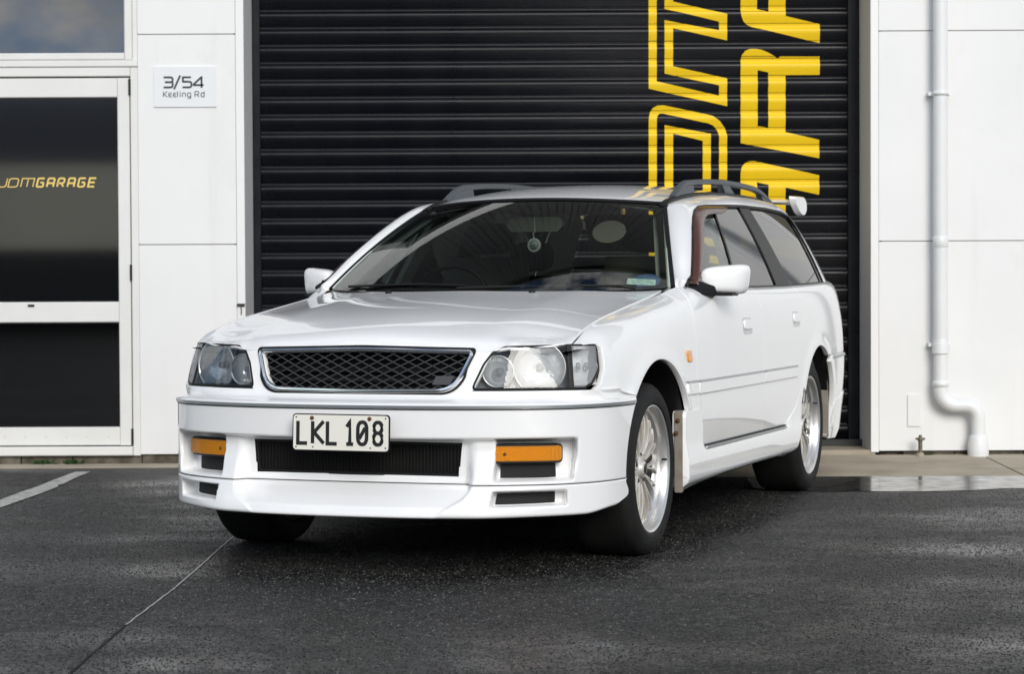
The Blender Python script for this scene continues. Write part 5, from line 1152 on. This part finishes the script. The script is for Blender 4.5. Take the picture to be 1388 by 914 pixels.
# ---------------------------------------------------------------- cabin
mb = MB(); P = []
for x in np.linspace(-.72, .72, 21):
    c = .352*(abs(x)/.735)**2.3; P.append([(x, .33 + c, .955), (x, .55 + c*.8, .962), (x, .80 + c*.3, .955 + (.035*math.exp(-((x+.37)/.17)**2))), (x, .95, .91), (x, .98, .80), (x, .93, .60)])
mb.grid(P, smooth=True); mb.build('dashboard', DASH, car)
mb = MB(); mb.box((-.76, .50, .38), (.76, 3.4, .41)); mb.build('cabin_floor', DASH, car)
for sd in both:
    mb = MB(); P = [[(.80, y, z) for y in (.62, 1.5, 2.4, 3.2)] for z in (.42, .97)]; mb.grid(P); mb.build('door_card', FABR, car, mirror=sd < 0)
    pa = [ws_pt(.96, t, -.03) for t in np.linspace(.0, .99, 14)]
    mb = MB(); mb.sweep([tuple(p) for p in pa], [(-.03, -.012), (.03, -.012), (.03, .012), (-.03, .012)], (-.5, -.5, .8)); mb.build('pillar_trim', TRIMI, car, mirror=sd < 0)
    for y0, y1 in ((1.43, 1.60), (2.28, 2.22)):
        mb = MB(); mb.sweep([(.765, y0, .97), (.70, (y0+y1)/2, 1.15), (.610, y1, 1.325)], [(-.045, -.012), (.045, -.012), (.045, .012), (-.045, .012)], (-1, 0, 0)); mb.build('pillar_trim', TRIMI, car, mirror=sd < 0)
mb = MB(); mb.grid([[(x, y, float(roof_z(x, y)) - .035) for y in np.linspace(1.18, 3.3, 10)] for x in np.linspace(-.54, .54, 9)], smooth=True); mb.build('headlining', TRIMI, car)
def seat(x, y, rake=.30):
    mb = MB(); P = []
    for q in np.linspace(0, 1, 9):
        wd = .235 - .045*q**2; z = .62 + .50*q; yy = y + rake*.62*q; P.append([(x + wd*math.cos(a), yy + .065*math.sin(a)*(1 if math.sin(a) > 0 else .8), z) for a in np.linspace(0, 2*math.pi, 21)])
    mb.grid(P, smooth=True); mb.add([p for p in P[-1][:-1]], [tuple(range(20))]); st = mb.build('front_seat', FABR, car)
    mb = MB(); mb.bevbox((x - .24, y - .50, .46), (x + .24, y + .08, .60), .05, 'x'); mb.build('cushion', FABR, st)
    headrest(st, x, y + rake*.66, 1.205, FABR, .125)
    return st
def headrest(par, x, y, z, m, hw):
    mb = MB(); P = []
    sp = lambda v, p: math.copysign(abs(v)**p, v)
    for ph in np.linspace(-math.pi/2, math.pi/2, 13): P.append([(x + hw*sp(math.cos(ph), .6)*sp(math.cos(a), .75), y + .05*math.cos(ph)*math.sin(a), z + .070*sp(math.sin(ph), .7)) for a in np.linspace(0, 2*math.pi, 25)])
    mb.grid(P, smooth=True); return mb.build('headrest', m, par)
seat(.37, 1.35); seat(-.37, 1.35)
mb = MB(); mb.bevbox((-.62, 2.05, .60), (.62, 2.20, 1.04), .05, 'x'); mb.bevbox((-.62, 1.62, .44), (.62, 2.05, .60), .04, 'x'); rs_ = mb.build('rear_seat', FABR, car)
for x in (-.38, .38): headrest(rs_, x, 2.15, 1.13, FABR, .11)
headrest(rs_, .009, 2.10, 1.222, HEADR, .088)
mb = MB(); mb.lathe([(.182, -.012), (.190, -.012), (.196, 0), (.190, .012), (.182, .012), (.176, 0)], (0, 0, 0), 'y', 40, closed=True); mb.box((-.18, -.006, -.02), (.18, .006, .02)); mb.box((-.02, -.005, -.18), (.02, .005, -.021)); o = mb.build('steering_wheel', BLK, car); o.location = (-.37, 1.02, .905); o.rotation_euler = (R(-24), 0, 0)
mb = MB(); mb.bevbox((-.125, 1.095, 1.222), (.125, 1.118, 1.286), .022, 'y'); mb.tube([(0, 1.112, 1.28), (0, 1.10, 1.345)], .008, 8); rm = mb.build('cabin_mirror', mat('mirror shell', (.20, .23, .215), .5), car)
orn = empty('hanging_ornament', (0, 0, 0), label='round silver rimmed ornament hanging from the cabin mirror behind the windscreen', cat='ornament')
SIL = mat('ornament rim', (.62, .70, .70), .3); ORB = mat('ornament face', (.16, .24, .29), .35, noise=(60, (.55, .62, .62), .8))
mb = MB(); mb.lathe([(.021, -.003), (.027, -.004), (.031, 0), (.027, .004), (.021, .003)], (0, 1.09, 1.164), 'y', 32); mb.build('rim', SIL, orn)
mb = MB(); mb.lathe([(0, -.002), (.0215, -.002), (.0215, .002), (0, .002)], (0, 1.09, 1.164), 'y', 28); mb.build('disc', ORB, orn)
mb = MB(); mb.tube([(0, 1.09, 1.193), (-.004, 1.09, 1.215), (.004, 1.092, 1.222), (.0, 1.093, 1.285)], .003, 6); mb.build('cord', SIL, orn)
for v in orn.children: v.location = (0, 0, 0)
orn.location = car.location; orn.rotation_euler = car.rotation_euler
# stickers and a pale oval inside the windscreen
P_ = [(.872, .020), (.772, .026), (.778, .080), (.880, .075)]
panel('licence_label', round_poly([(.792, .040), (.920, .018), (.925, .070), (.797, .092)], .004, 2), WSF(-.008), STK, ws, .02, lip=.001, out_dir=(0, -.6, 1), rnd=.0005)
panel('pale_oval', [(.665 + .098*math.cos(a), .595 + .135*math.sin(a)) for a in np.linspace(0, 2*math.pi, 33)[:-1]], WSF(-.0065), glass('pale translucent oval', (.70, .72, .68), ior=1.3, diffuse=.24, dcol=(.6, .6, .56)), ws, .03, lip=.001, out_dir=(0, -.6, 1), rnd=.0005)  # pale translucent oval on the inner face of the glass
panel('blue_sticker', [(.885 + .07*math.cos(a), .055 + .075*math.sin(a)) for a in np.linspace(0, 2*math.pi, 25)[:-1]], WSF(-.0095), STKB, ws, .02, lip=.001, out_dir=(0, -.6, 1), rnd=.0005)
bpy.context.view_layer.update()
